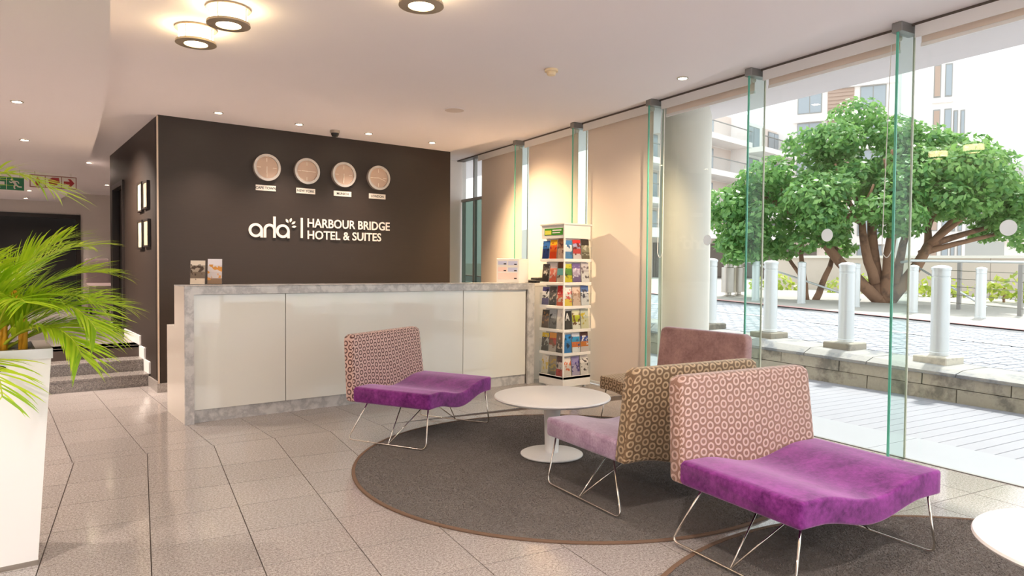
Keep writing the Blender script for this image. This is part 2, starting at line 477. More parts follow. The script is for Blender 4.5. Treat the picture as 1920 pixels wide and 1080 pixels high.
near_rows = [(k*TL, (k+1)*TL, 0.0022 if (k % 3) else 0.0022) for k in range(-19, 2)]+[(2*TL, 3.6*TL, 0.002)]
tile_zone(J, NU, NV, range(-11, 14), near_rows, 1)
far_rows = [(-0.25+k*TL, -0.25+(k+1)*TL, 0.0022) for k in range(-3, 10)]
tile_zone((KX, KY), (1, 0), (0, 1), range(-11, 14), far_rows, -1)
def tkey(q):
    cx = sum(p[0] for p in q)/len(q); cy = sum(p[1] for p in q)/len(q)
    az = math.degrees(math.atan2(cy, cx)); d = cx*Fv.x+cy*Fv.y
    return (0 if (14 < az < 92 and d > 1.7) else 1, d)
cells.sort(key=tkey)
for q in cells[:300]:
    cx = sum(p[0] for p in q)/len(q); cy = sum(p[1] for p in q)/len(q)
    MB().prism([(x-cx, y-cy) for x, y in q], -0.006, 0.0).build('floor_tile', 'tile', floor, loc=(cx, cy, 0))
rest = MB()
for q in cells[300:]: rest.prism(q, -0.006, 0.0)
r_ = rest.build('outlying_tiles', 'tile', floor); r_['kind'] = 'stuff'

# raised floor, steps
lf = MB().box(-3.6, 4.7, 8.5, 17.0, 0.0, UP-0.006).build('floor_landing', 'grout'); struct(lf, 'raised corridor floor at the top of the steps', 'floor')
for i in range(3):
    for j in range(13):
        x0 = -0.6+i*0.65; y0 = 8.5+j*0.65
        if x0 > 1.0 and y0 < 10.6: x1 = 1.345
        else: x1 = x0+0.646
        MB().box(x0, x1, y0, min(y0+0.646, 16.78), UP-0.006, UP).build('floor_tile', 'step', lf)
st = sempty('step_1', 'three grey granite steps rising to the corridor', 'steps', (0, 0, 0))
for k, (y, z0, z1) in enumerate(((7.96, 0.0, 0.128), (8.23, 0.128, 0.252), (8.50, 0.252, UP))):
    MB().box(-3.5, 1.345, y+0.012, y+0.29 if k < 2 else y+0.03, z0, z1-0.025).build('riser', 'step', st)
    MB().rbox(-3.5, 1.345, y, y+0.29, z1-0.025, z1, 0.006).build('tread', 'step', st)

# dark reception block
blk = sempty('wall_block', 'dark brown textured wall block behind the reception desk', 'wall')
MB().box(1.352, 4.70, 7.478, 7.62, 0, CEIL).build('front_panel', 'brown', blk)
MB().box(1.350, 1.45, 7.62, 9.56, 0, CEIL).build('side_panel', 'brown', blk)
MB().box(1.350, 1.45, 10.36, 10.72, 0, CEIL).build('side_panel', 'brown', blk)
MB().box(1.350, 1.45, 9.56, 10.36, 2.24, CEIL).build('door_header', 'brown', blk)
MB().box(4.60, 4.70, 7.62, 10.72, 0, CEIL).build('end_panel', 'brown', blk)
MB().box(1.45, 4.60, 10.62, 10.72, 0, CEIL).build('rear_panel', 'brown', blk)
MB().box(1.338, 1.352, 7.468, 7.482, 0.09, CEIL-0.01).build('corner_trim', plain('corner_trim_metal', S(206, 184, 164), 0.35, 0.2), blk)
MB().box(1.33, 4.70, 7.462, 7.478, 0, 0.09).build('skirting', 'skirt', blk)
dr = sempty('door_1', 'dark doorway in the side of the brown block', 'door')
MB().box(1.325, 1.40, 9.52, 9.58, UP, 2.28).build('jamb', 'frame', dr)
MB().box(1.325, 1.40, 10.34, 10.40, UP, 2.28).build('jamb', 'frame', dr)
MB().box(1.325, 1.40, 9.58, 10.34, 2.22, 2.28).build('head_jamb', 'frame', dr)
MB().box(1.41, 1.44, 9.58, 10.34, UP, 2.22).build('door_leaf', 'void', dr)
bb = sempty('baseboard_left', 'white stepped skirting beside the steps', 'skirting')
MB().box(1.332, 1.350, 7.48, 7.96, 0, 0.10).build('skirting_piece', 'skirt', bb)
for y0, y1, z0, z1 in ((7.93, 8.23, 0.128, 0.25), (8.20, 8.50, 0.25, 0.37), (8.47, 9.52, UP, UP+0.10), (10.40, 10.72, UP, UP+0.1)):
    MB().box(1.334, 1.350, y0, y1, z0, z1).build('skirting_piece', 'white', bb)

# other walls
struct(MB().box(-3.7, -3.6, -4.2, 17.0, 0, 3.0).build('wall_left', 'wall'), 'plain lobby wall out of view on the left', 'wall')
wr = sempty('wall_rear', 'pale corridor wall with a dark opening beyond the steps', 'wall')
MB().box(1.575, 4.7, 16.8, 16.95, 0, CEIL).build('wall_panel', 'wall', wr)
MB().box(-3.6, 1.575, 16.8, 16.95, 2.27, CEIL).build('wall_panel', 'wall', wr)
MB().box(4.70, 4.85, 10.72, 16.95, 0, CEIL).build('wall_panel', 'wall', wr)
d2 = sempty('door_2', 'wide dark doorway at the end of the corridor', 'door')
MB().box(1.50, 1.575, 16.76, 16.9, UP, 2.27).build('jamb', 'frame', d2)
MB().box(-3.6, 1.50, 16.76, 16.9, 2.19, 2.27).build('head_jamb', 'frame', d2)
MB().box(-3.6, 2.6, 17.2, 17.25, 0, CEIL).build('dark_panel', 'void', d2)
struct(MB().box(4.70, 5.80, 8.78, 8.92, 0, HEAD+0.05).build('wall_right', 'wall'), 'narrow pale wall between the brown block and the glazing', 'wall')

# ceilings
edge = [(4.66, 8.78), (4.68, 6.6), (4.69, 5.45), (4.66, 4.56), (4.50, 3.7), (4.25, 2.85), (4.05, 1.87), (3.85, 1.0), (3.6, 0.0), (3.4, -1.5), (3.3, -4.2)]
struct(MB().prism([(-3.6, -4.2)]+edge[::-1]+[(4.7, 8.78), (4.7, 16.95), (-3.6, 16.95)], CEIL, CEIL+0.14).build('ceiling', 'ceil'), 'pale main lobby ceiling', 'ceiling')
_ov = [(-3.6, -4.2), tuple(E(-7.05, 0.97))[:2], tuple(E(9.0, 0.99))[:2], (4.7, 12.0), (4.7, 8.78), (-3.6, 8.78)]
struct(MB().prism(_ov, HEAD, HEAD+0.35).build('ceiling_recess', 'ceil'), 'raised ceiling strip along the glazing running out as an overhang', 'ceiling')
soff = [(0.30, -4.2), (0.28, 0.0), (0.36, 2.2), (0.484, 3.782), (0.549, 4.296), (0.626, 4.981), (0.708, 5.748), (0.781, 6.565), (0.856, 7.499), (0.955, 8.962), (1.017, 10.212), (1.079, 11.636), (1.145, 13.316), (1.18, 15.2), (1.16, 16.4), (0.9, 16.55), (-3.6, 16.3), (-3.6, -4.2)]
struct(MB().prism(soff, 2.5, CEIL-0.002).build('ceiling_soffit', 'ceil'), 'lowered ceiling with a curved edge on the left', 'ceiling')

# ------------------------------------------------------------------ glazing
FIN_S = [4.08, 2.83, 1.59, 0.41, -0.79, -1.99, -3.19, -4.39]
glz = sempty('window_1', 'full height glazing with clear glass fins along the right side', 'window', P0, WRZ)
br = [5.96]+FIN_S+[-5.6]
for i in range(len(br)-1):
    a, b = br[i], br[i+1]
    if i == 0:
        MB().box(-0.006, 0.006, 5.30, 5.96, 2.27, HEAD).build('pane', 'glass', glz)
        MB().box(-0.006, 0.006, 5.30, 5.96, 0, 2.23).build('pane', 'tint', glz)
        MB().box(-0.02, 0.02, 5.28, 5.96, 2.23, 2.27).build('transom', 'alu', glz)
        MB().box(-0.02, 0.03, 5.53, 5.57, 0, HEAD).build('mullion', 'alu', glz)
        MB().box(-0.006, 0.006, b+0.006, 5.27, 0, HEAD).build('pane', 'glass', glz)
        MB().box(-0.02, 0.02, 5.27, 5.30, 0, HEAD).build('mullion', 'alu', glz)
    else:
        MB().box(-0.006, 0.006, b+0.006, a-0.006, 0.0, HEAD).build('pane', 'glass', glz)
    MB().box(-0.012, 0.012, b, a, -0.004, 0.006).build('floor_seal', 'alu', glz)
for s in FIN_S:
    MB().box(-0.004, 0.008, s-0.005, s+0.005, 0.0, HEAD).build('joint', plain('silicone_joint_%d' % int(s*100), S(214, 210, 190), 0.4), glz)
for s in FIN_S[:7]:
    fn = MB().box(-0.182, -0.006, s-0.0075, s+0.0075, 0.0, HEAD-0.05).build('fin', 'finglass', glz)
    MB().box(-0.19, -0.182, s-0.0075, s+0.0075, 0.0, HEAD-0.05).build('fin_edge', 'green_edge', fn)
    MB().rbox(-0.20, -0.01, s-0.035, s+0.035, HEAD-0.06, HEAD, 0.004).build('fin_clamp', 'alu', glz)
MB().box(-0.09, 0.02, -5.6, 5.96, HEAD-0.018, HEAD).build('head_channel', plain('head_channel', S(104, 94, 86), 0.5, 0.3), glz)
for s, z in ((-0.184, 1.512), (-1.376, 1.511), (1.0, 1.512)):
    m = MB(); n = 28
    m.v = [(-0.0085, s+0.047*math.cos(2*PI*k/n), z+0.047*math.sin(2*PI*k/n)) for k in range(n)]+[(-0.0065, s+0.047*math.cos(2*PI*k/n), z+0.047*math.sin(2*PI*k/n)) for k in range(n)]
    m.f = [tuple(range(n)), tuple(range(2*n-1, n-1, -1))]+[(k, n+k, n+(k+1) % n, (k+1) % n) for k in range(n)]
    m.build('safety_dot', 'dot', glz)
# glazed rear front behind the viewer
gb = sempty('window_2', 'glazed front behind the viewer', 'window')
for x in (-3.5, -2.2, -0.9, 0.4, 1.7, 3.0, 4.1):
    MB().box(x-0.03, x+0.03, -4.2, -4.1, 0, CEIL).build('mullion', 'alu', gb)
MB().box(-3.6, 4.2, -4.2, -4.1, 1.0, 1.05).build('transom', 'alu', gb)

# overhang column outside
struct(MB().lathe([(0.25, -0.02), (0.25, 2.70), (0.245, 2.78), (0.225, HEAD)], 40, (5.585, 4.483, 0)).build('column_1', 'plaster', smooth=40), 'round plastered column standing just outside the glass', 'column')

# ================================================================== outside
ZR = lambda s: 0.30+0.031*s
dk = sempty('deck_1', 'grey deck boards and pale border paving outside the glass', 'deck', P0, WRZ)
MB().box(0.012, 2.40, -8, 10, -0.12, -0.03).build('deck_bed', 'dark', dk)
for k in range(14):
    MB().box(0.02, 0.655, -6.0+k*1.1, -6.0+k*1.1+1.096, -0.03, -0.004).build('border_slab', 'slab', dk)
bo = None
for k in range(80):
    s = -3.9+k*0.125
    if bo is None: bo = MB().rbox(0.0, 1.74, 0.0, 0.119, -0.028, 0.0, 0.003).build('deck_board', 'deck', dk, loc=(0.66, s, -0.006))
    else: link('deck_board', bo.data, dk, (0.66, s, -0.006))
kb = thing('stone_kerb_wall', 'low weathered stone kerb wall along the edge of the deck', 'wall', P0, WRZ)
s = -5.0; k = 0
rs = random.Random(3)
while s < 11:
    L = rs.uniform(0.75, 1.05); e = s+L
    za = 0.245+0.015*s; zb = 0.245+0.015*e
    # two courses of wall stone
    for (f0, f1, sh) in ((0.0, 0.5, 0.0), (0.5, 1.0, 0.33)):
        a, b = s+sh+0.006, e+sh-0.006; ja = rs.uniform(-0.012, 0.012)
        q = lambda t, f: (0.245+0.015*t)*f
        vs = [(2.41+ja, a, q(a, f0)+0.004-0.03*(f0 == 0)), (2.41+ja, b, q(b, f0)+0.004-0.03*(f0 == 0)), (2.41+ja+0.008, b, q(b, f1)-0.003), (2.41+ja+0.008, a, q(a, f1)-0.003)]
        vs += [(2.75, y, z) for _, y, z in vs]
        MB().add(vs, [(0, 3, 2, 1), (4, 5, 6, 7), (0, 1, 5, 4), (1, 2, 6, 5), (2, 3, 7, 6), (3, 0, 4, 7)]).build('stone', 'stone', kb)
    # coping: sloped front, flat top
    a, b = s+0.006, e-0.006
    pr = [(2.39, 0.0), (2.40, -0.012), (2.40, 0.02), (2.52, 0.045), (2.60, 0.048), (2.98, 0.052), (2.98, -0.02)]
    vs = [(o_, y, 0.245+0.015*y+h+(0.016*y if o_ > 2.45 else 0.0)) for y in (a, b) for o_, h in pr]; n = len(pr)
    MB().add(vs, [tuple(range(n)), tuple(range(2*n-1, n-1, -1))]+[(i, n+i, n+(i+1) % n, (i+1) % n) for i in range(n)]).build('coping_stone', 'coping', kb)
    s = e; k += 1

def road_poly(mb, o0, o1, s0, s1, dz0, dz1):
    vs = [(o_, s_, ZR(s_)+d) for d in (dz0, dz1) for o_, s_ in ((o0, s0), (o1, s0), (o1, s1), (o0, s1))]
    return mb.add(vs, [(0, 3, 2, 1), (4, 5, 6, 7), (0, 1, 5, 4), (1, 2, 6, 5), (2, 3, 7, 6), (3, 0, 4, 7)])
rd = struct(ebuild(road_poly(MB(), 2.75, 7.7, -14, 30, -0.3, -0.016), 'ground_street', 'asphalt'), 'block paved street beyond the kerb wall', 'street')
pv = MB(); s = -2.0
while s < 13.5:
    o_ = 2.99; odd = int(round((s+2)/0.11)) % 2
    o_ -= 0.11*odd
    while o_ < 7.0:
        a, b = max(o_+0.006, 2.985), min(o_+0.214, 7.05)
        if b-a > 0.03:
            h = rs.uniform(-0.003, 0.003); z0 = ZR(s)-0.016; z1 = ZR(s)+h; z2 = ZR(s+0.1)+h
            pv.add([(a, s+0.006, z0), (b, s+0.006, z0), (b, s+0.104, z0), (a, s+0.104, z0), (a+0.006, s+0.012, z1), (b-0.006, s+0.012, z1), (b-0.006, s+0.098, z2), (a+0.006, s+0.098, z2)],
                   [(4, 5, 6, 7), (0, 1, 5, 4), (1, 2, 6, 5), (2, 3, 7, 6), (3, 0, 4, 7)])
        o_ += 0.22
    s += 0.11
p_ = pv.build('street_pavers', 'paver', rd); p_['kind'] = 'stuff'
ln = road_poly(MB(), 5.12, 5.24, -6, 20, 0.004, 0.008).build('white_line', 'whiteline', rd)
ln = road_poly(MB(), 7.55, 7.72, -6, 24, 0.004, 0.012).build('red_line', 'redline', rd)
struct(ebuild(road_poly(MB(), 7.7, 60, -16, 40, -0.4, 0.01), 'ground_plaza', 'walk'), 'pale pavement and plaza across the street', 'pavement')

# bollards
def bollard():
    r = thing('bollard', 'x', 'bollard')
    MB().lathe([(0.092, 0.0), (0.092, 0.03), (0.086, 0.035), (0.086, 0.80), (0.080, 0.805), (0.080, 0.815), (0.086, 0.82), (0.086, 0.88)], 28).build('shaft', 'bollard', r, smooth=35)
    MB().lathe([(0.094, 0.88), (0.094, 0.905), (0.06, 0.925), (0.0, 0.932)], 28).build('cap', 'bollard', r, smooth=35)
    return r
B0 = bollard()
names = {0: 'steel bollard on a stone base, rightmost on the kerb wall',
         1: 'steel bollard on a stone base second from the right on the kerb wall',
         2: 'steel bollard on a stone base third from the right on the kerb wall',
         3: 'steel bollard on the kerb wall half hidden by the round column'}
for k, (s, o_, z) in enumerate(((0.52, 2.85, 0.385), (1.59, 2.87, 0.42), (2.67, 2.87, 0.45), (3.73, 2.89, 0.485))):
    b = B0 if k == 0 else copy_tree(B0)
    p = E(s, o_, z); b.location = p; b['label'] = names[k]; b['group'] = 'bollards on the kerb wall'
    MB().rbox(-0.19, 0.15, -0.17, 0.17, -0.085, -0.001, 0.012).build('pedestal', 'pedestal', b, loc=(0, 0, 0)).rotation_euler = (0, 0, WRZ)
for k, (s, o_, h) in enumerate(((3.14, 9.08, 1.0), (4.30, 8.97, 1.0), (5.60, 9.11, 1.0), (6.65, 8.74, 1.0), (7.50, 8.25, 1.0))):
    b = copy_tree(B0)
    for ch in list(b.children):
        if ch.name.startswith('pedestal'): bpy.data.objects.remove(ch)
    b.location = E(s, o_, ZR(s)+0.01); b['group'] = 'bollards across the street'
    b['label'] = ['steel bollard across the street at the far right by the cable railing', 'steel bollard across the street in front of the railing end', 'steel bollard across the street behind the second kerb bollard',
                  'steel bollard across the street in front of the smaller tree', 'steel bollard across the street furthest left, seen through the glass fin'][k]
# litter bins
for k, (s, o_) in enumerate(((8.77, 8.75), (8.95, 9.3))):
    b = thing('litter_bin', ['round steel litter bin on a foot beside the column', 'round steel litter bin just behind the front bin'][k], 'bin', E(s, o_, ZR(s)+0.01), group='steel bins')
    MB().lathe([(0.14, 0), (0.14, 0.02), (0.07, 0.04), (0.07, 0.1), (0.175, 0.11), (0.175, 0.72), (0.165, 0.73)], 24).build('body', 'steel', b, smooth=35)
    MB().lathe([(0.12, 0.73), (0.12, 0.82), (0.18, 0.83), (0.18, 0.87), (0.05, 0.93), (0.0, 0.93)], 24).build('lid', 'steel', b, smooth=35)

# cable railing across the street, ramp handrails
rl = thing('cable_railing', 'steel railing with round top rail and thin cables across the street', 'railing', P0, WRZ)
zt = ZR(4)+1.02
MB().tube([(10.1, 5.0, zt+0.02), (10.0, 5.15, zt), (9.95, 4.9, zt+0.03), (10.6, 3.3, zt), (10.0, 1.2, zt-0.05), (9.6, -1.5, zt-0.1)], 0.028, 10).build('top_rail', 'bollard', rl, smooth=True)
for (s, o_) in ((4.49, 11.0), (3.15, 10.55), (1.9, 10.2), (0.6, 9.9)):
    MB().box(o_-0.03, o_+0.03, s-0.035, s+0.035, ZR(s), ZR(s)+1.0).build('post', 'alu', rl)
for j in range(5):
    MB().tube([(10.95, 4.8, ZR(4.8)+0.15+j*0.17), (10.55, 3.15, ZR(3.15)+0.15+j*0.17), (9.8, 0.4, ZR(0.4)+0.15+j*0.17)], 0.006, 5).build('cable', 'steel', rl)
hr = thing('sloping_handrail', 'thin sloping handrail descending behind the far bollards near the small tree', 'handrail', P0, WRZ)
MB().tube([(9.6, 9.3, ZR(9)+1.0), (9.9, 6.0, ZR(6)+0.12)], 0.024, 8).build('rail', 'bollard', hr, smooth=True)
MB().tube([(9.6, 9.3, ZR(9)), (9.6, 9.3, ZR(9)+1.0)], 0.024, 8).build('post', 'bollard', hr, smooth=True)
hr = thing('sloping_handrail', 'thin sloping handrail descending behind the railing on the right', 'handrail', P0, WRZ)
MB().tube([(11.2, 5.6, ZR(5)+0.95), (10.9, 3.9, ZR(4)+0.1)], 0.024, 8).build('rail', 'bollard', hr, smooth=True)
MB().tube([(11.2, 5.6, ZR(5)), (11.2, 5.6, ZR(5)+0.95)], 0.024, 8).build('post', 'bollard', hr, smooth=True)

# trees -------------------------------------------------------------
TR = Vector((math.sin(YAW), -math.cos(YAW), 0)); TF = Vector((math.cos(YAW), math.sin(YAW), 0))
def leaves(clumps, per, size, seed, squash=0.75):
    rng = np.random.default_rng(seed); V = []; n = 0
    allv = []
    for (r, f, z, rad) in clumps:
        m = int(per*rad*rad)
        d = rng.normal(size=(m, 3)); d /= np.linalg.norm(d, axis=1)[:, None]
        rr = rad*(0.55+0.5*rng.random(m)**0.6)
        c = d*rr[:, None]; c[:, 2] *= squash
        base = np.array([TR.x*r+TF.x*f, TR.y*r+TF.y*f, z])
        c += base
        nrm = d+rng.normal(size=(m, 3))*0.55; nrm[:, 2] += 0.5; nrm /= np.linalg.norm(nrm, axis=1)[:, None]
        a = np.cross(nrm, rng.normal(size=(m, 3))); a /= np.linalg.norm(a, axis=1)[:, None]
        b = np.cross(nrm, a)
        L = size*(0.7+0.6*rng.random(m))[:, None]; wd = L*0.30
        p0 = c-a*L*0.5; p1 = c+b*wd-nrm*wd*0.3; p2 = c+a*L*0.5-nrm*L*0.15; p3 = c-b*wd-nrm*wd*0.3
        allv.append(np.stack([p0, p1, p2, p3], 1).reshape(-1, 3))
    v = np.concatenate(allv); k = len(v)//4
    mb = MB(); mb.v = v.tolist(); mb.f = [t for i in range(k) for t in ((4*i, 4*i+1, 4*i+2), (4*i, 4*i+2, 4*i+3))]
    return mb
def limb(mb, p, q, r0, r1, sag=0.15, seed=0):
    g = random.Random(seed); pts = []; rr = []
    p, q = Vector(p), Vector(q); off = Vector((g.uniform(-1, 1), g.uniform(-1, 1), g.uniform(-.6, .6)))*sag
    for i in range(7):
        t = i/6; pts.append(p.lerp(q, t)+off*math.sin(PI*t)+Vector((g.uniform(-1, 1), g.uniform(-1, 1), 0))*0.015); rr.append(r0+(r1-r0)*t)
    return mb.tube(pts, rr, 8)
def L3(r, f, z): return (TR.x*r+TF.x*f, TR.y*r+TF.y*f, z)
tx, ty = 16.906, 7.696; tz = 0.47
t1 = thing('leafy_tree', 'big broad evergreen tree with several twisting trunks across the street', 'tree', (tx, ty, tz))
wood = MB(); sd_ = 1
for tgt, r0, r1, start in [((-1.55, 0.2, 1.75), 0.15, 0.09, (-0.1, 0, 0.1)), ((-0.25, 0.1, 2.0), 0.17, 0.10, (0.0, 0, 0.0)), ((0.25, -0.1, 2.4), 0.16, 0.09, (0.05, 0, 0.0)),
                           ((1.1, 0.1, 1.4), 0.17, 0.11, (0.12, 0, 0.05)), ((-0.7, -0.3, 1.9), 0.13, 0.08, (-0.2, 0, 0.5)), ((0.75, 0.3, 1.9), 0.12, 0.07, (0.3, 0, 0.45))]:
    limb(wood, L3(*start), L3(*tgt), r0, r1, 0.12, sd_); sd_ += 1
    for j in range(4):
        g = random.Random(sd_*7+j)
        limb(wood, L3(*tgt), L3(tgt[0]*1.6+g.uniform(-0.9, 0.9), tgt[1]+g.uniform(-0.9, 0.9), tgt[2]+g.uniform(0.5, 1.5)), r1*0.8, 0.025, 0.15, sd_*11+j)
limb(wood, L3(1.1, 0.1, 1.4), L3(2.7, 0.0, 1.9), 0.09, 0.04, 0.1, 91); limb(wood, L3(0.9, 0.1, 1.2), L3(2.4, -0.3, 1.65), 0.08, 0.04, 0.1, 92)
wood.build('trunk', 'bark', t1, smooth=True)
cl = [(-3.2, 0.3, 2.5, 0.75), (-2.9, -0.2, 1.9, 0.65), (-2.3, 0.0, 3.0, 0.85), (-2.1, -0.6, 2.2, 0.75), (-1.5, 0.3, 3.5, 0.9), (-1.4, -0.8, 2.7, 0.8), (-0.7, 0.1, 4.0, 0.85), (-0.5, -0.9, 3.1, 0.9),
      (0.1, 0.4, 4.15, 0.8), (0.5, -0.9, 3.3, 0.9), (0.9, 0.3, 3.85, 0.85), (1.5, -0.5, 3.1, 0.9), (1.5, 0.6, 3.6, 0.7), (2.1, -0.2, 2.9, 0.8), (2.5, 0.4, 2.5, 0.75), (2.7, -0.4, 2.1, 0.7),
      (3.0, 0.2, 1.75, 0.55), (2.3, -0.9, 2.2, 0.7), (1.2, -1.2, 2.4, 0.8), (0.2, -1.3, 2.3, 0.8), (-0.8, -1.2, 2.2, 0.75), (-1.9, -0.9, 1.7, 0.6), (-2.6, 0.2, 1.45, 0.5), (0.0, 0.9, 3.0, 1.0), (-3.7, 0.1, 2.0, 0.5), (-3.4, -0.2, 1.3, 0.45), (3.2, -0.1, 2.3, 0.5), (-1.6, 0.9, 2.6, 0.9), (1.5, 0.9, 2.6, 0.9), (-3.5, 0.2, 1.6, 0.5)]
g = random.Random(12); cl2 = []
for (a_, b_, c_, d_) in cl:
    for j in range(3): cl2.append((a_+g.uniform(-.75, .75)*d_, b_+g.uniform(-.7, .7)*d_, c_+g.uniform(-.5, .5)*d_, d_*g.uniform(0.58, 0.82)))
lv = leaves(cl2, 1250, 0.15, 5, 0.66).build('foliage', 'leaf', t1); lv['kind'] = 'stuff'
t2 = thing('leafy_tree', 'smaller slender two stemmed tree left of the big tree', 'tree', (16.011, 8.991, 0.5))
wood = MB()
limb(wood, L3(-0.12, 0, 0), L3(-0.25, 0.1, 1.3), 0.08, 0.05, 0.1, 31); limb(wood, L3(0.1, 0, 0), L3(0.6, 0, 1.3), 0.09, 0.05, 0.1, 32); limb(wood, L3(-0.2, 0.1, 0.6), L3(-0.9, 0, 1.5), 0.05, 0.03, 0.1, 33)
limb(wood, L3(0.6, 0, 1.3), L3(0.3, 0, 2.0), 0.04, 0.02, 0.1, 34); limb(wood, L3(-0.25, 0.1, 1.3), L3(0.1, 0, 2.0), 0.04, 0.02, 0.1, 35)
wood.build('trunk', 'bark', t2, smooth=True)
lv = leaves([(-1.6, 0.2, 1.35, 0.5), (-1.0, 0, 1.7, 0.6), (-0.2, 0.1, 1.9, 0.6), (0.5, 0.2, 1.75, 0.55), (-1.9, 0.3, 1.9, 0.5), (0.9, 0.4, 1.3, 0.35)], 1150, 0.16, 8).build('foliage', 'leaf', t2); lv['kind'] = 'stuff'
p = Vector((21.0, 5.6, 0.4))
t3 = thing('leafy_tree', 'distant small tree crown behind the railing on the far right', 'tree', p)
wood = MB(); limb(wood, (0, 0, 0), L3(0.3, 0, 2.2), 0.12, 0.06, 0.1, 41); wood.build('trunk', 'bark', t3, smooth=True)
lv = leaves([(0.2, 0, 2.2, 0.8), (-0.2, 0.2, 1.75, 0.6), (1.0, 0, 2.6, 0.8), (0.5, 0, 3.1, 0.8)], 800, 0.2, 9).build('foliage', 'leaf', t3); lv['kind'] = 'stuff'
for k, (px, py, rr) in enumerate(((19.4, 12.2, 0.45), (20.4, 10.2, 0.5), (21.2, 8.3, 0.45), (20.6, 6.4, 0.45))):
    b = thing('low_shrub', ['yellow green shrub against the cream wall, leftmost of the four', 'yellow green shrub against the cream wall, second from left', 'yellow green shrub behind the big tree trunk', 'yellow green shrub right of the big tree trunk'][k], 'shrub', (px, py, 0.45), group='shrubs along the cream wall')
    lv = leaves([(-0.4, 0, 0.3, rr*0.8), (0.2, 0.1, 0.4, rr), (0.7, 0, 0.25, rr*0.7)], 420, 0.18, 60+k, 0.8).build('foliage', 'bush', b); lv['kind'] = 'stuff'
    MB().tube([(0, 0, 0), (0.02, 0, 0.4)], 0.03, 6).build('stem', 'bark', b)

# buildings ---------------------------------------------------------
def window_in(parent, x0, x1, z0, z1, y=0.0, mat='pane'):
    f = MB().box(x0, x1, y-0.08, y+0.02, z0, z1).build('window', 'alu', parent)
    m = (x0+x1)/2
    MB().box(x0+0.08, m-0.05, y-0.11, y-0.06, z0+0.08, z1-0.08).build('pane', mat, f)
    MB().box(m+0.05, x1-0.08, y-0.11, y-0.06, z0+0.08, z1-0.08).build('pane', mat, f)
bA = thing('apartment_building', 'white apartment block with stacked glass fronted balconies left of the big tree', 'building', (38.0, 34.0, 0.0), R(6.8))
MB().box(-4, 25.0, 1.9, 5, 0, 15).build('wall', 'facade', bA)
for fl in range(5):
    z = -0.9+2.93*fl+1.6
    for (x0, x1) in ((-3, 15.9), (18.0, 25.0)):
        MB().box(x0, x1, 0.0, 2.0, z-0.45, z).build('balcony_slab', 'facade', bA)
        g = MB().box(x0+0.05, x1-0.05, 0.03, 0.06, z+0.02, z+0.95).build('balcony_glass', 'acrylic', bA)
        MB().box(x0, x1, 0.0, 0.09, z+0.95, z+1.02).build('handrail', 'alu', g)
        MB().box(x1-0.3, x1, 0.4, 2.0, z, z+2.48).build('party_wall', 'facade', bA)
        MB().box(x0+3.5, x1-0.4, 1.86, 1.92, z, z+2.4).build('rear_wall', 'facade2', bA)
        for xx in np.arange(x0+0.4, x1-2.2, 4.2):
            window_in(bA, xx, xx+2.4, z+0.05, z+2.2, 1.86)
bB = thing('apartment_building', 'white apartment block with timber shutters rising behind the big tree', 'building', (68.5, 27.0, 0.0), R(-65))
MB().box(-12, -2.6, 0.4, 8, 0, 27).build('wall', 'facade', bB)
for fl in range(8):
    z = 3.0*fl+1.2
    MB().box(-12.2, -2.4, 0.0, 0.6, z+2.55, z+3.0).build('slab_band', 'facade', bB)
    for j, xx in enumerate((-11.6, -8.9, -6.1)):
        if j % 2 == 0: window_in(bB, xx, xx+2.2, z+0.4, z+2.5, 0.4)
        else:
            w = MB().box(xx, xx+2.3, 0.28, 0.42, z+0.3, z+2.5).build('window', 'timber', bB)
            for q in range(6): MB().box(xx+0.05, xx+2.25, 0.22, 0.29, z+0.4+q*0.35, z+0.62+q*0.35).build('shutter_slat', 'timber', w)
bC = thing('apartment_building', 'narrow white tower with paired tall windows right of the glass fin', 'building', (52.0, 17.8, 0.0), R(-65))
MB().box(-4.5, -1.45, 0.4, 9, 0, 24).build('wall', 'facade', bC)
MB().box(-1.44, -0.5, 1.2, 9, 0, 13.6).build('wall', 'facade', bC)
for fl in range(7):
    z = 3.0*fl+0.8
    for xx, y, w1 in ((-2.6, 0.4, 0.42), (-1.36, 1.2, 0.26)):
        if y > 1 and z+2.6 > 13: continue
        for dx, mt in ((0.0, 'timber' if y < 1 else 'pane'), (w1*1.55, 'pane')):
            w = MB().box(xx+dx, xx+dx+w1, y-0.06, y+0.02, z+0.2, z+2.4).build('window', 'alu', bC)
            MB().box(xx+dx+0.05, xx+dx+w1-0.05, y-0.09, y-0.05, z+0.28, z+2.3).build('pane', mt, w)
        MB().box(xx-0.08, xx+w1*2.7, y-0.3, y, z-0.2, z+0.1).build('balcony_ledge', 'facade', bC)
# low shops and garden wall beyond the plaza
bS = thing('shop_row', 'low shop front with dark glazing under the apartment balconies', 'building', (24.0, 19.5, 0.4), R(-20))
MB().box(-6, 8, 0.2, 5, 0, 2.6).build('wall', 'facade2', bS)
for j in range(6):
    w = MB().box(-5.6+j*2.2, -3.7+j*2.2, 0.1, 0.24, 0.45, 2.0).build('window', 'shop', bS)
    MB().box(-5.5+j*2.2, -3.8+j*2.2, 0.06, 0.12, 0.55, 1.9).build('pane', 'shop', w)
MB().box(-6.2, 8.2, -0.6, 0.2, 2.2, 2.6).build('canopy', 'facade', bS)
bW = thing('garden_wall', 'cream garden wall behind the trees', 'wall', (22.5, 9.4, 0.4), R(-62))
for j in range(5):
    MB().box(-4.0+j*2.0, -2.01+j*2.0, 0, 0.25, 0, 1.25).build('wall_panel', 'facade2', bW)
MB().box(-4.05, 6.05, -0.05, 0.3, 1.25, 1.33).build('coping', 'facade', bW)
bR = thing('low_pavilion', 'low white pavilion with a dark slot window on the far right', 'building', (27.0, 4.6, 0.3), R(-65))
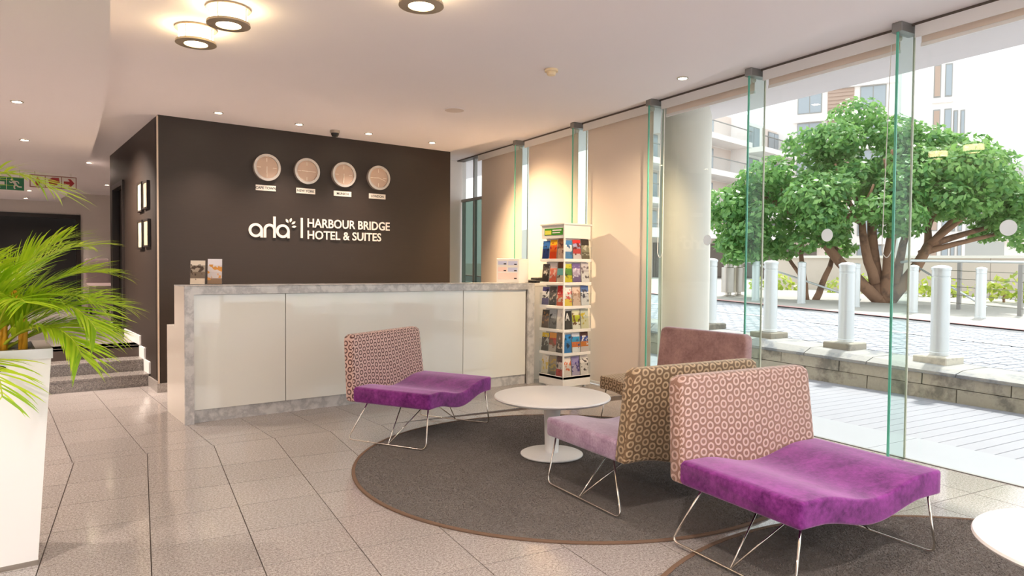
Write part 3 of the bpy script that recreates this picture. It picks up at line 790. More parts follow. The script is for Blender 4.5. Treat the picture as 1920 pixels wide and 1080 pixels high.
MB().box(-3, 8, 0.2, 5, 0, 2.1).build('wall', 'facade', bR)
MB().box(-3.3, 8.3, -0.4, 5.2, 2.1, 2.35).build('roof', 'facade', bR)
for j in range(4):
    w = MB().box(-2.4+j*2.5, -0.3+j*2.5, 0.12, 0.22, 0.9, 1.5).build('window', 'alu', bR)
    MB().box(-2.3+j*2.5, -0.4+j*2.5, 0.08, 0.14, 1.0, 1.4).build('pane', 'shop', w)
for j in range(3): MB().box(-3, 8, -0.5-0.4*j, 0.2-0.4*j, -0.4, 0.45-0.15*j).build('terrace_step', 'walk', bR)
# hill
hm = MB(); n = 40; rg = np.random.default_rng(2)
for j in range(12):
    for i in range(n):
        t = i/(n-1)-0.5; u = j/11
        h = 42*math.exp(-(t*2.1+0.12)**2*2.2)*math.sin(min(1, u*1.4)*PI/2)
        hm.v.append((260*t, 120*u, h+1.4*math.sin(i*1.3+j)+0.8*rg.random()))
for j in range(11):
    for i in range(n-1): hm.f.append((j*n+i, j*n+i+1, (j+1)*n+i+1, (j+1)*n+i))
struct(hm.build('ground_hill', 'hill', loc=(185, 62, -3), rz=R(-70), smooth=True), 'pale bare hillside in the far distance on the right', 'hill')

# ================================================================== lobby fittings
# --- reception desk
DX0, DX1, DY, DH = 1.233, 4.735, 5.834, 1.088
dsk = thing('reception_desk', 'long reception desk of white glass panels in a grey marble frame', 'desk', (DX0, DY, 0))
W_ = DX1-DX0
ep = [(0.0, 0.0), (0.655, 0.0), (0.655, 0.745), (0.36, 0.745), (0.36, DH-0.004), (0.0, DH-0.004)]
MB().prism_x(ep, 0.0, 0.055).build('end_panel', 'cream', dsk)
MB().prism_x(ep, W_-0.055, W_).build('end_panel', 'cream', dsk)
MB().box(-0.002, 0.064, -0.022, 0.004, 0, DH-0.066).build('marble_jamb', 'marble', dsk)
MB().box(W_-0.085, W_+0.002, -0.022, 0.004, 0, DH-0.066).build('marble_jamb', 'marble', dsk)
MB().box(-0.002, W_+0.002, -0.022, 0.004, DH-0.066, DH-0.002).build('marble_lintel', 'marble', dsk)
MB().rbox(0.0, W_, -0.022, 0.37, DH-0.004, DH+0.004, 0.002).build('counter_top', 'marble', dsk)
MB().box(0.064, W_-0.085, 0.03, 0.06, 0, 0.10).build('plinth', 'marble', dsk)
gx = [0.066, 0.802, 1.70, 2.607, W_-0.087]
for i in (0, 1, 3):
    a, b = gx[i], gx[i+1]
    if i == 1: b = gx[3]
    MB().rbox(a, b-0.006, 0.012, 0.03, 0.104, DH-0.068, 0.002).build('glass_panel', 'whiteglass', dsk)
MB().box(0.055, W_-0.055, 0.04, 0.36, 0.10, DH-0.006).build('carcass', 'cream', dsk)
MB().box(0.055, W_-0.055, 0.36, 0.66, 0.70, 0.745).build('work_top', 'cream', dsk)
sw = thing('side_counter', 'plain pale side counter at the right end of the reception desk', 'counter', (4.80, 6.02, 0))
MB().rbox(0, 0.34, 0, 0.55, 0, 1.05, 0.004).build('body', 'cream', sw)
MB().rbox(-0.01, 0.35, -0.01, 0.56, 1.05, 1.085, 0.004).build('top', 'cream', sw)
tm = thing('card_terminal', 'low black device on the side counter', 'device', (5.03, 6.14, 1.085), R(10))
MB().rbox(-0.11, 0.11, -0.09, 0.09, 0, 0.035, 0.008).build('body', 'black', tm)
MB().rbox(-0.03, 0.10, -0.06, 0.07, 0.035, 0.06, 0.01).build('lid', 'black', tm)
# box on desk
bx = thing('suggestion_box', 'white box with printed logos on the right end of the reception desk', 'box', (4.655, 5.985, DH+0.004), R(-64))
MB().rbox(-0.28, 0.0, 0.0, 0.24, 0, 0.262, 0.004).build('body', 'white', bx)
m_bl = plain('print_pale_blue', S(206, 212, 244), 0.4); m_pk = plain('print_pale_pink', S(250, 222, 216), 0.4)
for (x0, x1, z0, z1, mm) in ((-0.26, -0.15, 0.195, 0.235, m_bl), (-0.135, -0.02, 0.19, 0.235, m_bl), (-0.26, -0.15, 0.12, 0.17, m_pk), (-0.135, -0.02, 0.12, 0.165, m_bl), (-0.26, -0.02, 0.035, 0.105, m_pk)):
    pt = MB().box(x0, x1, -0.0015, 0.0, z0, z1).build('printed_panel', mm, bx)
    MB().box(x1-0.04, x1-0.008, -0.003, -0.0015, z0+0.004, z0+0.016).build('logo_mark', 'ink', pt)
# leaflets on stand
for k, (x, y, lbl, cols, acc) in enumerate(((1.378, 6.05, 'tilted leaflet in a clear stand, left one on the reception desk', [S(222, 206, 186), S(120, 104, 90), S(170, 156, 140), S(234, 222, 206)], S(70, 54, 44)),
                                       (1.513, 6.06, 'tilted leaflet with an orange lamp picture, right one on the reception desk', [S(150, 120, 96), S(214, 204, 204), S(224, 214, 214), S(236, 232, 240)], S(222, 150, 60)))):
    ls = thing('leaflet_stand', lbl, 'leaflet', (x, y, DH+0.004), R(-18), group='leaflet stands on the desk')
    def tilt(a, b, c, d, e0, e1, sh=0.32): # leaning slab
        vs = [(a, c+e0*sh, e0), (b, c+e0*sh, e0), (b, d+e0*sh, e0), (a, d+e0*sh, e0), (a, c+e1*sh, e1), (b, c+e1*sh, e1), (b, d+e1*sh, e1), (a, d+e1*sh, e1)]
        return MB().add(vs, [(0, 3, 2, 1), (4, 5, 6, 7), (0, 1, 5, 4), (1, 2, 6, 5), (2, 3, 7, 6), (3, 0, 4, 7)])
    tilt(-0.055, 0.055, 0.0, 0.004, 0.006, 0.20+0.015*k).build('leaflet', print_mat('desk_leaflet_%d' % k, cols, acc, 3+k), ls)
    tilt(-0.06, 0.06, 0.005, 0.008, 0.0, 0.19).build('back_plate', 'acrylic', ls)
    MB().box(-0.06, 0.06, -0.03, 0.07, 0.0, 0.005).build('foot', 'acrylic', ls)

# --- clocks, city plates, sign on the wall (wall plane y = 7.478)
WY = 7.478
def ydisc(mb, r0, r1, y0, y1, n=36):
    """ring or disc in the xz plane between depths y0<y1 (y0 nearer)"""
    vs = []
    for k in range(n):
        a = 2*PI*k/n; c, s_ = math.cos(a), math.sin(a)
        vs += [(r0*c, y0, r0*s_), (r1*c, y0, r1*s_), (r1*c, y1, r1*s_), (r0*c, y1, r0*s_)]
    fs = []
    for k in range(n):
        j = (k+1) % n
        for p in range(4):
            q = (p+1) % 4; fs.append((4*k+p, 4*k+q, 4*j+q, 4*j+p))
    return mb.add(vs, fs)
for k, (x, city, ha, ma) in enumerate(((2.393, 'CAPE TOWN', 183, 180), (2.829, 'NEW YORK', 272, 90), (3.259, 'MUNICH', 180, 186), (3.692, 'LONDON', 268, 110))):
    ck = thing('wall_clock', 'round steel wall clock above the %s plate' % city.title(), 'clock', (x, WY, 2.297), group='world clocks')
    ydisc(MB(), 0.116, 0.142, -0.045, -0.001).build('rim', 'clockrim', ck, smooth=30)
    ydisc(MB(), 0.0005, 0.117, -0.022, -0.002).build('dial', 'dial', ck)
    for a in range(4):
        ca = R(a*90); mb = MB(); c, s_ = math.cos(ca), math.sin(ca)
        mb.box(-0.003, 0.003, -0.025, -0.022, 0.062, 0.102)
        mb.v = [(px*c+pz*s_, py, -px*s_+pz*c) for px, py, pz in mb.v]; mb.build('hour_mark', 'mark', ck)
    for nm, an, ln_, w_, d_ in (('hour_hand', ha, 0.058, 0.004, -0.027), ('minute_hand', ma, 0.095, 0.0028, -0.03)):
        mb = MB(); c, s_ = math.cos(R(an)), math.sin(R(an)); mb.box(-w_, w_, d_-0.001, d_, -0.012, ln_)
        mb.v = [(px*c+pz*s_, py, -px*s_+pz*c) for px, py, pz in mb.v]; mb.build(nm, 'mark', ck)
    pl = thing('city_plate', 'small white name plate reading %s under its clock' % city, 'plate', (x-0.006, WY, 2.082), group='city name plates')
    MB().box(-0.106, 0.106, -0.008, -0.001, -0.029, 0.029).build('plate', 'signwhite', pl)
    me = text_mesh(city, 0.037, 0.0006, 0.0006, None, None)
    w_ = max(v.co.x for v in me.vertices); me.materials.append(M['ink'])
    tx_ = link('lettering', me, pl, (-w_/2, -0.0092, -0.0135)); tx_.rotation_euler = (PI/2, 0, 0)

sg = thing('wall_sign', 'pale raised lettering reading arla, Harbour Bridge Hotel & Suites on the brown wall', 'sign', (2.208, WY, 1.555))
def ringseg(cx, cz, ro, ri, a0, a1, n=28):
    mb = MB(); vs = []
    for k in range(n+1):
        a = R(a0+(a1-a0)*k/n); c, s_ = math.cos(a), math.sin(a)
        vs += [(cx+ri*c, -0.014, cz+ri*s_), (cx+ro*c, -0.014, cz+ro*s_), (cx+ro*c, -0.001, cz+ro*s_), (cx+ri*c, -0.001, cz+ri*s_)]
    fs = [(4*k+p, 4*k+(p+1) % 4, 4*k+4+(p+1) % 4, 4*k+4+p) for k in range(n) for p in range(4)]
    return mb.add(vs, fs+[(0, 3, 2, 1), (4*n, 4*n+1, 4*n+2, 4*n+3)])
for ox in (0.0, 0.287):
    ringseg(ox+0.072, 0.075, 0.074, 0.047, 0, 360).box(ox+0.119, ox+0.146, -0.0143, -0.001, 0.0, 0.08).build('letter', 'letter', sg)
mb = ringseg(0.218, 0.085, 0.064, 0.037, 0, 180); mb.box(0.154, 0.181, -0.0138, -0.001, 0, 0.087); mb.box(0.255, 0.282, -0.0142, -0.001, 0, 0.228)
mb.build('letter', 'letter', sg)
for (x, z, a, L) in ((0.405, 0.188, 122, 0.05), (0.445, 0.197, 72, 0.05), (0.476, 0.170, 38, 0.05), (0.482, 0.128, 8, 0.05)):
    mb = MB(); n = 7; pts = []
    for k in range(n): t = k/(n-1); pts.append((t*L-L/2, 0.012*math.sin(PI*t)))
    pts += [(x_, -z_) for x_, z_ in pts[-2:0:-1]]
    c, s_ = math.cos(R(a)), math.sin(R(a))
    poly = [(x+px*c-pz*s_, z+px*s_+pz*c) for px, pz in pts][::-1]
    mb.prism_y(poly, -0.014, -0.001).build('leaf_emblem', 'letter', sg)
MB().box(0.556, 0.579, -0.014, -0.001, 0.008, 0.228).build('divider_bar', 'letter', sg)
for body, x, z, w_, h_ in (('HARBOUR BRIDGE', 0.633, 0.128, 1.006, 0.100), ('HOTEL & SUITES', 0.633, -0.002, 0.894, 0.096)):
    me = text_mesh(body, 0.12, 0.006, 0.0016, w_, h_)
    for vs_, fs_ in islands(me):
        mb = MB(); mb.v = [(x+a, -0.008-c, z+b) for a, b, c in vs_]; mb.f = fs_; mb.build('letter', 'letter', sg)

# --- pictures on the block side wall (plane x = 1.35)
for k, (y0, y1, z0, z1, w) in enumerate(((7.90, 8.16, 1.835, 2.12, 'nearer upper'), (8.22, 8.49, 1.82, 2.135, 'further upper'), (7.86, 8.14, 1.44, 1.725, 'nearer lower'), (8.20, 8.475, 1.425, 1.73, 'further lower'))):
    pf = thing('picture_frame', 'small black framed picture, %s one of four on the side of the brown block' % w, 'picture', (1.35, (y0+y1)/2, z0), group='framed pictures')
    h = (y1-y0)/2; H_ = z1-z0
    for nm, b in (('frame_side', (-h, -h+0.016, 0, H_)), ('frame_side', (h-0.016, h, 0, H_)), ('frame_rail', (-h+0.016, h-0.016, 0, 0.016)), ('frame_rail', (-h+0.016, h-0.016, H_-0.016, H_))):
        MB().box(-0.03, -0.001, b[0], b[1], b[2], b[3]).build(nm, 'frame', pf)
    MB().box(-0.02, -0.001, -h+0.016, h-0.016, 0.016, H_-0.016).build('picture', 'mat', pf)

# --- ceiling lamps
def drum(x, y, label):
    t = thing('drum_ceiling_lamp', label, 'ceiling lamp', (x, y, CEIL), group='drum ceiling lamps')
    MB().lathe([(0.0, -0.001), (0.118, -0.001), (0.120, -0.012), (0.0, -0.012)], 36).build('ceiling_plate', 'lamptrim', t, smooth=30)
    MB().lathe([(0.098, -0.012), (0.098, -0.086)], 36).build('glass_drum', 'lampglass', t, smooth=30)
    MB().lathe([(0.0, -0.088), (0.066, -0.088), (0.066, -0.092), (0.0, -0.092)], 36).build('diffuser', 'lampglass', t, smooth=30)
    MB().lathe([(0.066, -0.084), (0.116, -0.084), (0.118, -0.098), (0.068, -0.101)], 36, close=True).build('trim_ring', 'lamptrim', t, smooth=30)
    for k in range(4):
        a = R(45+90*k); MB().tube([(0.106*math.cos(a), 0.106*math.sin(a), -0.01), (0.106*math.cos(a), 0.106*math.sin(a), -0.088)], 0.004, 6).build('rod', 'steel', t)
    return t
drum(1.115, 4.14, 'lit drum ceiling lamp, right one of the pair on the left')
drum(1.05, 4.615, 'lit drum ceiling lamp, left one of the pair nearer the brown wall')
drum(1.83, 3.205, 'lit drum ceiling lamp cut by the top of the picture')
for k, (x, y) in enumerate(((2.6, 1.0), (1.2, 0.6), (2.0, -1.4), (0.8, -2.4), (3.3, 0.1), (0.9, -0.9), (2.9, -2.9), (1.9, 2.0))):  # unseen drum lamps added as fill light for the lobby
    drum(x, y, ['lit drum ceiling lamp above the front chairs, out of view', 'lit drum ceiling lamp just behind the viewer', 'lit drum ceiling lamp behind the viewer towards the glazing', 'lit drum ceiling lamp furthest behind the viewer', 'lit drum ceiling lamp above the corner table, out of view', 'lit drum ceiling lamp behind the viewer by the curved soffit', 'lit drum ceiling lamp at the rear glazed corner', 'lit drum ceiling lamp overhead between the viewer and the rug'][k])
def downlight(x, y, z, label, watt=SPOT_W, tilt=(0, 0), size=95, grp='recessed downlights', aim=None, col=WARM):
    t = thing('downlight', label, 'downlight', (x, y, z), group=grp)
    MB().lathe([(0.032, -0.001), (0.045, -0.001), (0.045, -0.005), (0.032, -0.007)], 24, close=True).build('trim_ring', 'steel', t, smooth=30)
    MB().lathe([(0.0, -0.0015), (0.032, -0.0015), (0.032, -0.003), (0.0, -0.003)], 20).build('lens', 'down', t)
    if watt:
        l = bpy.data.lights.new('spot', 'SPOT'); l.energy = watt; l.color = col; l.spot_size = R(size); l.spot_blend = 1.0; l.shadow_soft_size = 0.03
        o = bpy.data.objects.new('spot_beam', l); COL.objects.link(o); o.parent = t; o.location = (0, 0, -0.012); o.rotation_euler = (R(tilt[0]), R(tilt[1]), 0)
        if aim: o.rotation_euler = (Vector((x, y, z))-Vector(aim)).to_track_quat('Z', 'Y').to_euler()
    return t
for k, (x, y) in enumerate(((1.79, 7.0), (2.586, 7.03), (3.363, 7.03), (4.178, 7.05))):
    downlight(x, y, CEIL, ['small downlight nearest the corner of the brown wall', 'small downlight above the second clock', 'small downlight right of the dome camera', 'small downlight nearest the glazing on the brown wall row'][k], **(dict(watt=175, size=100, aim=(5.40, 6.35, 0.9), col=(1.0, 0.72, 0.42)) if k == 3 else {}))
downlight(4.257, 3.457, CEIL, 'small downlight alone near the glazing', 110, size=64, aim=(5.22, 5.6, 0.9), col=(1.0, 0.76, 0.48))
downlight(1.79, 14.6, CEIL, 'small downlight far down the corridor beside the brown block')
for k, (x, y) in enumerate(((0.209, 6.564), (0.329, 8.53), (0.61, 14.3), (0.626, 16.0))):
    downlight(x, y, 2.5, ['downlight in the lowered ceiling nearest the viewer', 'second downlight in the lowered ceiling above the palm frond', 'downlight in the lowered ceiling beyond the red sign', 'furthest downlight in the lowered ceiling'][k], [45, 200, 60, 40][k], (0, 0), 140 if k != 1 else 110, aim=(1.35, 8.6, 1.3) if k == 1 else None)
for k, (x, y) in enumerate(((-1.2, 5.0), (-1.2, 8.0), (-1.2, 11.5), (-1.4, 2.0), (-1.4, -1.5), (-0.9, 14.5))):  # unseen soffit downlights, added so light bounces off the floor to the ceiling
    downlight(x, y, 2.5, 'downlight in the lowered ceiling out of view, number %s from the front' % ['three', 'four', 'five', 'two', 'one', 'six'][k], [130, 130, 230, 130, 130, 230][k], (0, 0), 150)
for k, (x, y) in enumerate(((1.2, 11.6), (2.6, 12.8))):  # hidden corridor downlights added to brighten the far end
    downlight(x, y, CEIL, ['downlight high in the corridor hidden by the brown block corner', 'downlight behind the brown block'][k], 60, (0, 0), 140)
for k, (x, y) in enumerate(((2.3, -0.3), (1.2, 1.3), (1.2, -2.0), (2.9, -2.2))):  # out-of-view downlights put in to raise the general light level
    downlight(x, y, CEIL, ['downlight overhead just behind the viewer', 'downlight overhead by the curved soffit, out of view', 'downlight at the rear of the lobby by the soffit', 'downlight at the rear of the lobby by the glazing'][k], [80, 50, 100, 90][k], (0, 0), 150, col=(1.0, 0.92, 0.85))
# smoke detector, ceiling speaker, dome camera
t = thing('smoke_detector', 'cream smoke detector on the ceiling in the centre', 'smoke detector', (3.33, 3.914, CEIL))
MB().lathe([(0.0, -0.001), (0.048, -0.001), (0.05, -0.018), (0.036, -0.022), (0.0, -0.022)], 28).build('base', 'smoke', t, smooth=30)
MB().lathe([(0.034, -0.022), (0.034, -0.034), (0.028, -0.044), (0.0, -0.046)], 28).build('sensor', 'smoke', t, smooth=30)
t = thing('ceiling_speaker', 'flat round grille on the ceiling before the blinds', 'speaker', (3.481, 5.473, CEIL))
MB().lathe([(0.0, -0.001), (0.088, -0.001), (0.09, -0.006), (0.075, -0.009), (0.0, -0.009)], 32).build('grille', plain('speaker_grille', S(214, 200, 194), 0.7), t, smooth=30)
MB().lathe([(0.088, -0.001), (0.097, -0.001), (0.096, -0.006), (0.09, -0.006)], 32, close=True).build('rim', 'ceil', t, smooth=30)
t = thing('dome_camera', 'black dome security camera on the ceiling before the brown wall', 'camera', (3.008, 7.11, CEIL))
MB().lathe([(0.0, -0.001), (0.052, -0.001), (0.054, -0.022), (0.046, -0.03), (0.0, -0.03)], 28).build('base', 'steel', t, smooth=30)
MB().lathe([(0.043, -0.03), (0.042, -0.045), (0.03, -0.066), (0.0, -0.075)], 28).build('dome', 'black', t, smooth=30)

# --- hanging emergency signs
t = thing('exit_sign', 'green running man exit sign with a left arrow hanging in the corridor', 'sign', (0.16, 11.3, 2.40))
MB().box(-0.10, 0.265, 0.0, 0.012, -0.17, 0.0).build('board', 'greensign', t)
MB().tube([(-0.05, 0.006, 0), (-0.05, 0.006, 0.1)], 0.004, 6).build('hanger', 'steel', t); MB().tube([(0.22, 0.006, 0), (0.22, 0.006, 0.1)], 0.004, 6).build('hanger', 'steel', t)
MB().prism_y([(-0.09, -0.085), (-0.02, -0.145), (0.015, -0.145), (-0.03, -0.105), (0.055, -0.105), (0.055, -0.065), (-0.03, -0.065), (0.015, -0.025), (-0.02, -0.025)], -0.003, 0.0).build('arrow', 'signwhite', t)
MB().box(0.072, 0.078, -0.003, 0.0, -0.165, -0.005).build('divider', 'signwhite', t)
fig = MB()
def bar(mb, a, b, w, y0=-0.003, y1=0.0):
    dx, dz = b[0]-a[0], b[1]-a[1]; L = math.hypot(dx, dz); nx, nz = -dz/L*w/2, dx/L*w/2
    return mb.prism_y([(a[0]-nx, a[1]-nz), (b[0]-nx, b[1]-nz), (b[0]+nx, b[1]+nz), (a[0]+nx, a[1]+nz)], y0, y1)
hd = ringseg(0.132, -0.035, 0.013, 0.001, 0, 360, 14); hd.v = [(x, -0.003 if y < -0.005 else 0.0, z) for x, y, z in hd.v]; hd.build('figure_head', 'signwhite', t)
for a, b, w in (((0.145, -0.05), (0.175, -0.095), 0.028), ((0.175, -0.095), (0.155, -0.125), 0.018), ((0.155, -0.125), (0.165, -0.155), 0.016), ((0.175, -0.095), (0.205, -0.125), 0.018), ((0.205, -0.125), (0.24, -0.125), 0.016),
                ((0.15, -0.06), (0.12, -0.075), 0.014), ((0.12, -0.075), (0.105, -0.06), 0.012), ((0.155, -0.055), (0.195, -0.055), 0.014), ((0.195, -0.055), (0.21, -0.08), 0.012)):
    bar(fig, a, b, w)
fig.build('figure', 'signwhite', t)
t = thing('fire_sign', 'red and white fire extinguisher sign with a right arrow hanging in the corridor', 'sign', (0.485, 11.3, 2.455))
MB().box(0.0, 0.535, 0.0, 0.012, -0.17, 0.0).build('board', 'signwhite', t)
for x in (0.06, 0.47): MB().tube([(x, 0.006, 0), (x, 0.006, 0.045)], 0.004, 6).build('hanger', 'steel', t)
for x0, x1, z0, z1 in ((0, 0.535, -0.012, 0), (0, 0.535, -0.17, -0.158), (0, 0.012, -0.158, -0.012), (0.523, 0.535, -0.158, -0.012), (0.17, 0.18, -0.158, -0.012), (0.355, 0.365, -0.158, -0.012)):
    MB().box(x0, x1, -0.003, 0.0, z0, z1).build('border', plain('sign_border_%d' % int(x0*1000-z0*1000), S(160, 110, 96), 0.5), t)
MB().prism_y([(0.065, -0.145), (0.115, -0.145), (0.115, -0.06), (0.098, -0.045), (0.098, -0.025), (0.082, -0.025), (0.082, -0.045), (0.065, -0.06)], -0.003, 0.0).build('extinguisher_symbol', 'redsign', t)
MB().prism_y([(0.205, -0.06), (0.255, -0.025), (0.33, -0.025), (0.34, -0.09), (0.28, -0.14), (0.22, -0.12)], -0.003, 0.0).build('flame_symbol', 'redsign', t)
MB().prism_y([(0.385, -0.105), (0.455, -0.105), (0.43, -0.14), (0.465, -0.14), (0.51, -0.085), (0.465, -0.03), (0.43, -0.03), (0.455, -0.065), (0.385, -0.065)], -0.003, 0.0).build('arrow', 'redsign', t)

# --- draped chair in the corridor
t = thing('covered_chair', 'high backed chair under a grey cover in the corridor', 'chair', (1.62, 14.3, UP), R(5))
mb = MB(); n = 28
def cover_ring(z, w, d, f, yo):
    out = []
    for k in range(n):
        a = 2*PI*k/n; c, s_ = math.cos(a), math.sin(a); fold = 1+f*math.sin(k*4.5)
        out.append((w*math.copysign(abs(c)**0.5, c)*fold, yo+d*math.copysign(abs(s_)**0.5, s_)*fold, z))
    return out
rgs = [cover_ring(0.12, 0.23, 0.26, 0.10, 0), cover_ring(0.35, 0.22, 0.25, 0.07, 0), cover_ring(0.50, 0.215, 0.24, 0.02, 0), cover_ring(0.55, 0.21, 0.10, 0.02, 0.13), cover_ring(0.80, 0.20, 0.07, 0.02, 0.15), cover_ring(0.96, 0.19, 0.05, 0.01, 0.16), cover_ring(0.985, 0.16, 0.03, 0.0, 0.16)]
for r_ in rgs: mb.v += r_
for i in range(len(rgs)-1): mb.f += [(i*n+k, i*n+(k+1) % n, (i+1)*n+(k+1) % n, (i+1)*n+k) for k in range(n)]
mb.f.append(tuple((len(rgs)-1)*n+k for k in range(n)))
mb.build('fabric_cover', 'cloth', t, smooth=40)
for x in (-0.17, 0.17):
    for y in (-0.18, 0.18): MB().box(x-0.02, x+0.02, y-0.02, y+0.02, 0, 0.2).build('leg', 'dark', t)

# --- roller blinds
def blind(s0, s1, zb, label, chain_s=None, chain_z=1.35):
    t = thing('roller_blind', label, 'blind', E((s0+s1)/2, -0.06, 0), WRZ, 'roller blinds'); w = (s1-s0)/2
    m = MB(); m.tube([(0, -w, HEAD-0.055), (0, w, HEAD-0.055)], 0.027, 14).build('roller', 'blind', t, smooth=40)
    MB().box(-0.040, -0.034, -w, w, HEAD-0.10, HEAD-0.02).build('fascia', 'white', t)
    MB().box(0.020, 0.022, -w+0.01, w-0.01, zb, HEAD-0.05).build('fabric', 'blind', t)
    MB().rbox(0.012, 0.030, -w+0.008, w-0.008, zb-0.02, zb+0.005, 0.003).build('bottom_bar', 'white', t)
    if chain_s is not None:
        c = chain_s
        MB().tube(rounded([(-0.02, c, HEAD-0.06), (-0.02, c, chain_z), (-0.02, c+0.035, chain_z-0.05), (-0.02, c+0.07, chain_z), (-0.02, c+0.035, HEAD-0.06)], 0.03), 0.003, 6).build('pull_chain', 'white', t)
    return t
blind(4.14, 5.27, 0.03, 'lowered roller blind furthest left, behind the white box')
blind(2.92, 4.00, 0.03, 'lowered roller blind behind the brochure rack')
blind(1.68, 2.76, 0.03, 'lowered roller blind right of the brochure rack')
blind(0.47, 1.52, 2.705, 'rolled up roller blind in front of the round column', 0.50, 1.4)
blind(-0.73, 0.35, 2.715, 'rolled up roller blind above the big tree', -0.53, 1.38)
blind(-1.93, -0.85, 2.72, 'rolled up roller blind at the upper right corner')

# --- brochure rack
RX, RY, RW = 4.74, 5.34, 0.39
rk = thing('brochure_rack', 'white square spinner rack full of brochures beside the reception desk', 'rack', (RX+RW/2, RY+RW/2, 0))
h = RW/2
MB().lathe([(0.0, 0), (0.2, 0), (0.21, 0.012), (0.0, 0.02)], 32).build('turntable', 'white', rk, smooth=30)
MB().rbox(-h, h, -h, h, 0.02, 0.125, 0.004).build('plinth', 'white', rk)
MB().box(-h+0.05, h-0.05, -h+0.05, h-0.05, 0.125, 1.70).build('core', 'white', rk)
MB().rbox(-h+0.01, h-0.01, -h+0.01, h-0.01, 1.565, 1.705, 0.003).build('header', 'white', rk)
MB().rbox(-h-0.004, h+0.004, -h-0.004, h+0.004, 1.705, 1.72, 0.003).build('top_cap', 'white', rk)
bn = MB().box(-h+0.006, -h+0.0095, -0.16, 0.13, 1.60, 1.67).build('banner', plain('green_banner', S(60, 158, 30), 0.4), rk); bn['label'] = 'green and yellow banner'
MB().box(-h+0.004, -h+0.006, 0.02, 0.12, 1.605, 1.65).build('banner_patch', plain('banner_yellow', S(226, 226, 90), 0.4), bn)
MB().box(-h+0.004, -h+0.006, -0.14, 0.0, 1.642, 1.656).build('banner_stripe', 'white', bn); MB().box(-h+0.004, -h+0.006, -0.12, 0.0, 1.618, 1.630).build('banner_stripe', 'white', bn)
for k in range(6):
    zb = 1.352-0.245*k
    MB().rbox(-h, h, -h, h, zb-0.03, zb, 0.003).build('tier_ledge', 'white', rk)
    for nm, b in (('pocket_front', (-h+0.001, -h+0.003, -h, h)), ('pocket_front', (-h, h, -h+0.001, -h+0.003))):
        MB().box(b[0], b[1], b[2], b[3], zb, zb+0.13).build(nm, 'acrylic', rk)
MB().box(-h-0.002, -h+0.012, -h-0.002, -h+0.012, 0.125, 1.705).build('corner_post', 'white', rk)
DES = [ # left face tiers (left to right in view), then right face
 [('blue', [S(30, 60, 130), S(60, 120, 200)], S(20, 30, 70)), ('orange', [S(236, 80, 30), S(240, 110, 30), S(250, 190, 40)], S(200, 30, 30)), ('brown and cream', [S(220, 190, 170), S(160, 110, 80)], S(90, 50, 40))],
 [('dark photo', [S(60, 52, 50), S(90, 80, 76)], S(220, 210, 200)), ('pink and white', [S(226, 110, 86), S(232, 130, 110), S(236, 226, 226)], S(240, 200, 190)), ('cream with teal photo', [S(236, 216, 196), S(120, 190, 196), S(110, 70, 50)], S(80, 60, 40))],
 [('white and purple', [S(80, 70, 130), S(236, 232, 236), S(80, 70, 140)], S(30, 30, 40)), ('dark grey', [S(50, 44, 46), S(84, 76, 74)], S(200, 180, 170)), ('red', [S(226, 90, 40), S(210, 40, 36)], S(250, 230, 210))],
 [('dark brown', [S(90, 60, 44), S(50, 40, 36)], S(170, 120, 70)), ('grey portrait', [S(110, 108, 110), S(160, 166, 174)], S(36, 34, 36)), ('plain pale', [S(226, 220, 216), S(232, 226, 222)], S(206, 198, 196))],
 [('black and yellow', [S(40, 36, 34), S(60, 54, 50), S(220, 190, 40)], S(200, 200, 200)), ('food photo', [S(200, 190, 180), S(190, 60, 40), S(220, 150, 60)], S(120, 70, 30)), ('coffee brown', [S(70, 54, 46), S(120, 100, 84)], S(220, 200, 180))],
 [('white with yellow', [S(226, 220, 200), S(236, 230, 220)], S(220, 190, 80)), ('olive photo', [S(120, 116, 100), S(160, 150, 130)], S(200, 170, 80)), ('black and white stripe', [S(200, 60, 56), S(226, 214, 210), S(90, 60, 60)], S(50, 36, 36))],
 [('sky blue and white', [S(70, 140, 200), S(240, 244, 248), S(60, 130, 190)], S(60, 110, 160)), ('red circle', [S(230, 220, 224), S(210, 60, 60), S(170, 170, 210), S(210, 50, 50)], S(120, 40, 44)), ('olive green', [S(110, 104, 84), S(150, 146, 120), S(60, 54, 50)], S(210, 206, 190))],
 [('yellow and green', [S(220, 206, 40), S(90, 150, 60), S(200, 196, 60)], S(40, 50, 30)), ('violet', [S(120, 100, 150), S(196, 176, 206), S(120, 100, 160)], S(230, 220, 240)), ('grey and white', [S(240, 238, 240), S(206, 200, 206)], S(110, 100, 110))],
 [('white with red text', [S(240, 210, 80), S(244, 240, 236), S(244, 240, 236)], S(226, 90, 90)), ('beige', [S(226, 200, 184), S(232, 208, 194)], S(190, 150, 130)), ('blue topped white', [S(230, 234, 240), S(226, 230, 238), S(90, 120, 180)], S(70, 76, 96))],
 [('black with a white A', [S(60, 60, 62), S(44, 44, 46)], S(60, 60, 60)), ('lime', [S(240, 238, 226), S(190, 200, 50), S(226, 226, 196)], S(120, 80, 50)), ('mixed green and yellow', [S(226, 226, 190), S(200, 210, 200)], S(200, 180, 60))],
 [('bright blue', [S(40, 130, 200), S(50, 140, 210)], S(30, 60, 90)), ('blue and orange banded', [S(236, 240, 244), S(226, 120, 50), S(50, 150, 200), S(220, 226, 240)], S(60, 90, 150)), ('deep blue sunset', [S(220, 210, 210), S(220, 130, 50), S(40, 70, 150), S(90, 60, 60)], S(230, 230, 240))],
 [('white with confetti', [S(236, 226, 220), S(240, 230, 224)], S(226, 110, 60)), ('lilac circle', [S(190, 180, 210), S(160, 150, 200)], S(70, 60, 140)), ('white with a dark emblem', [S(240, 236, 234), S(240, 236, 234)], S(60, 56, 60))]]
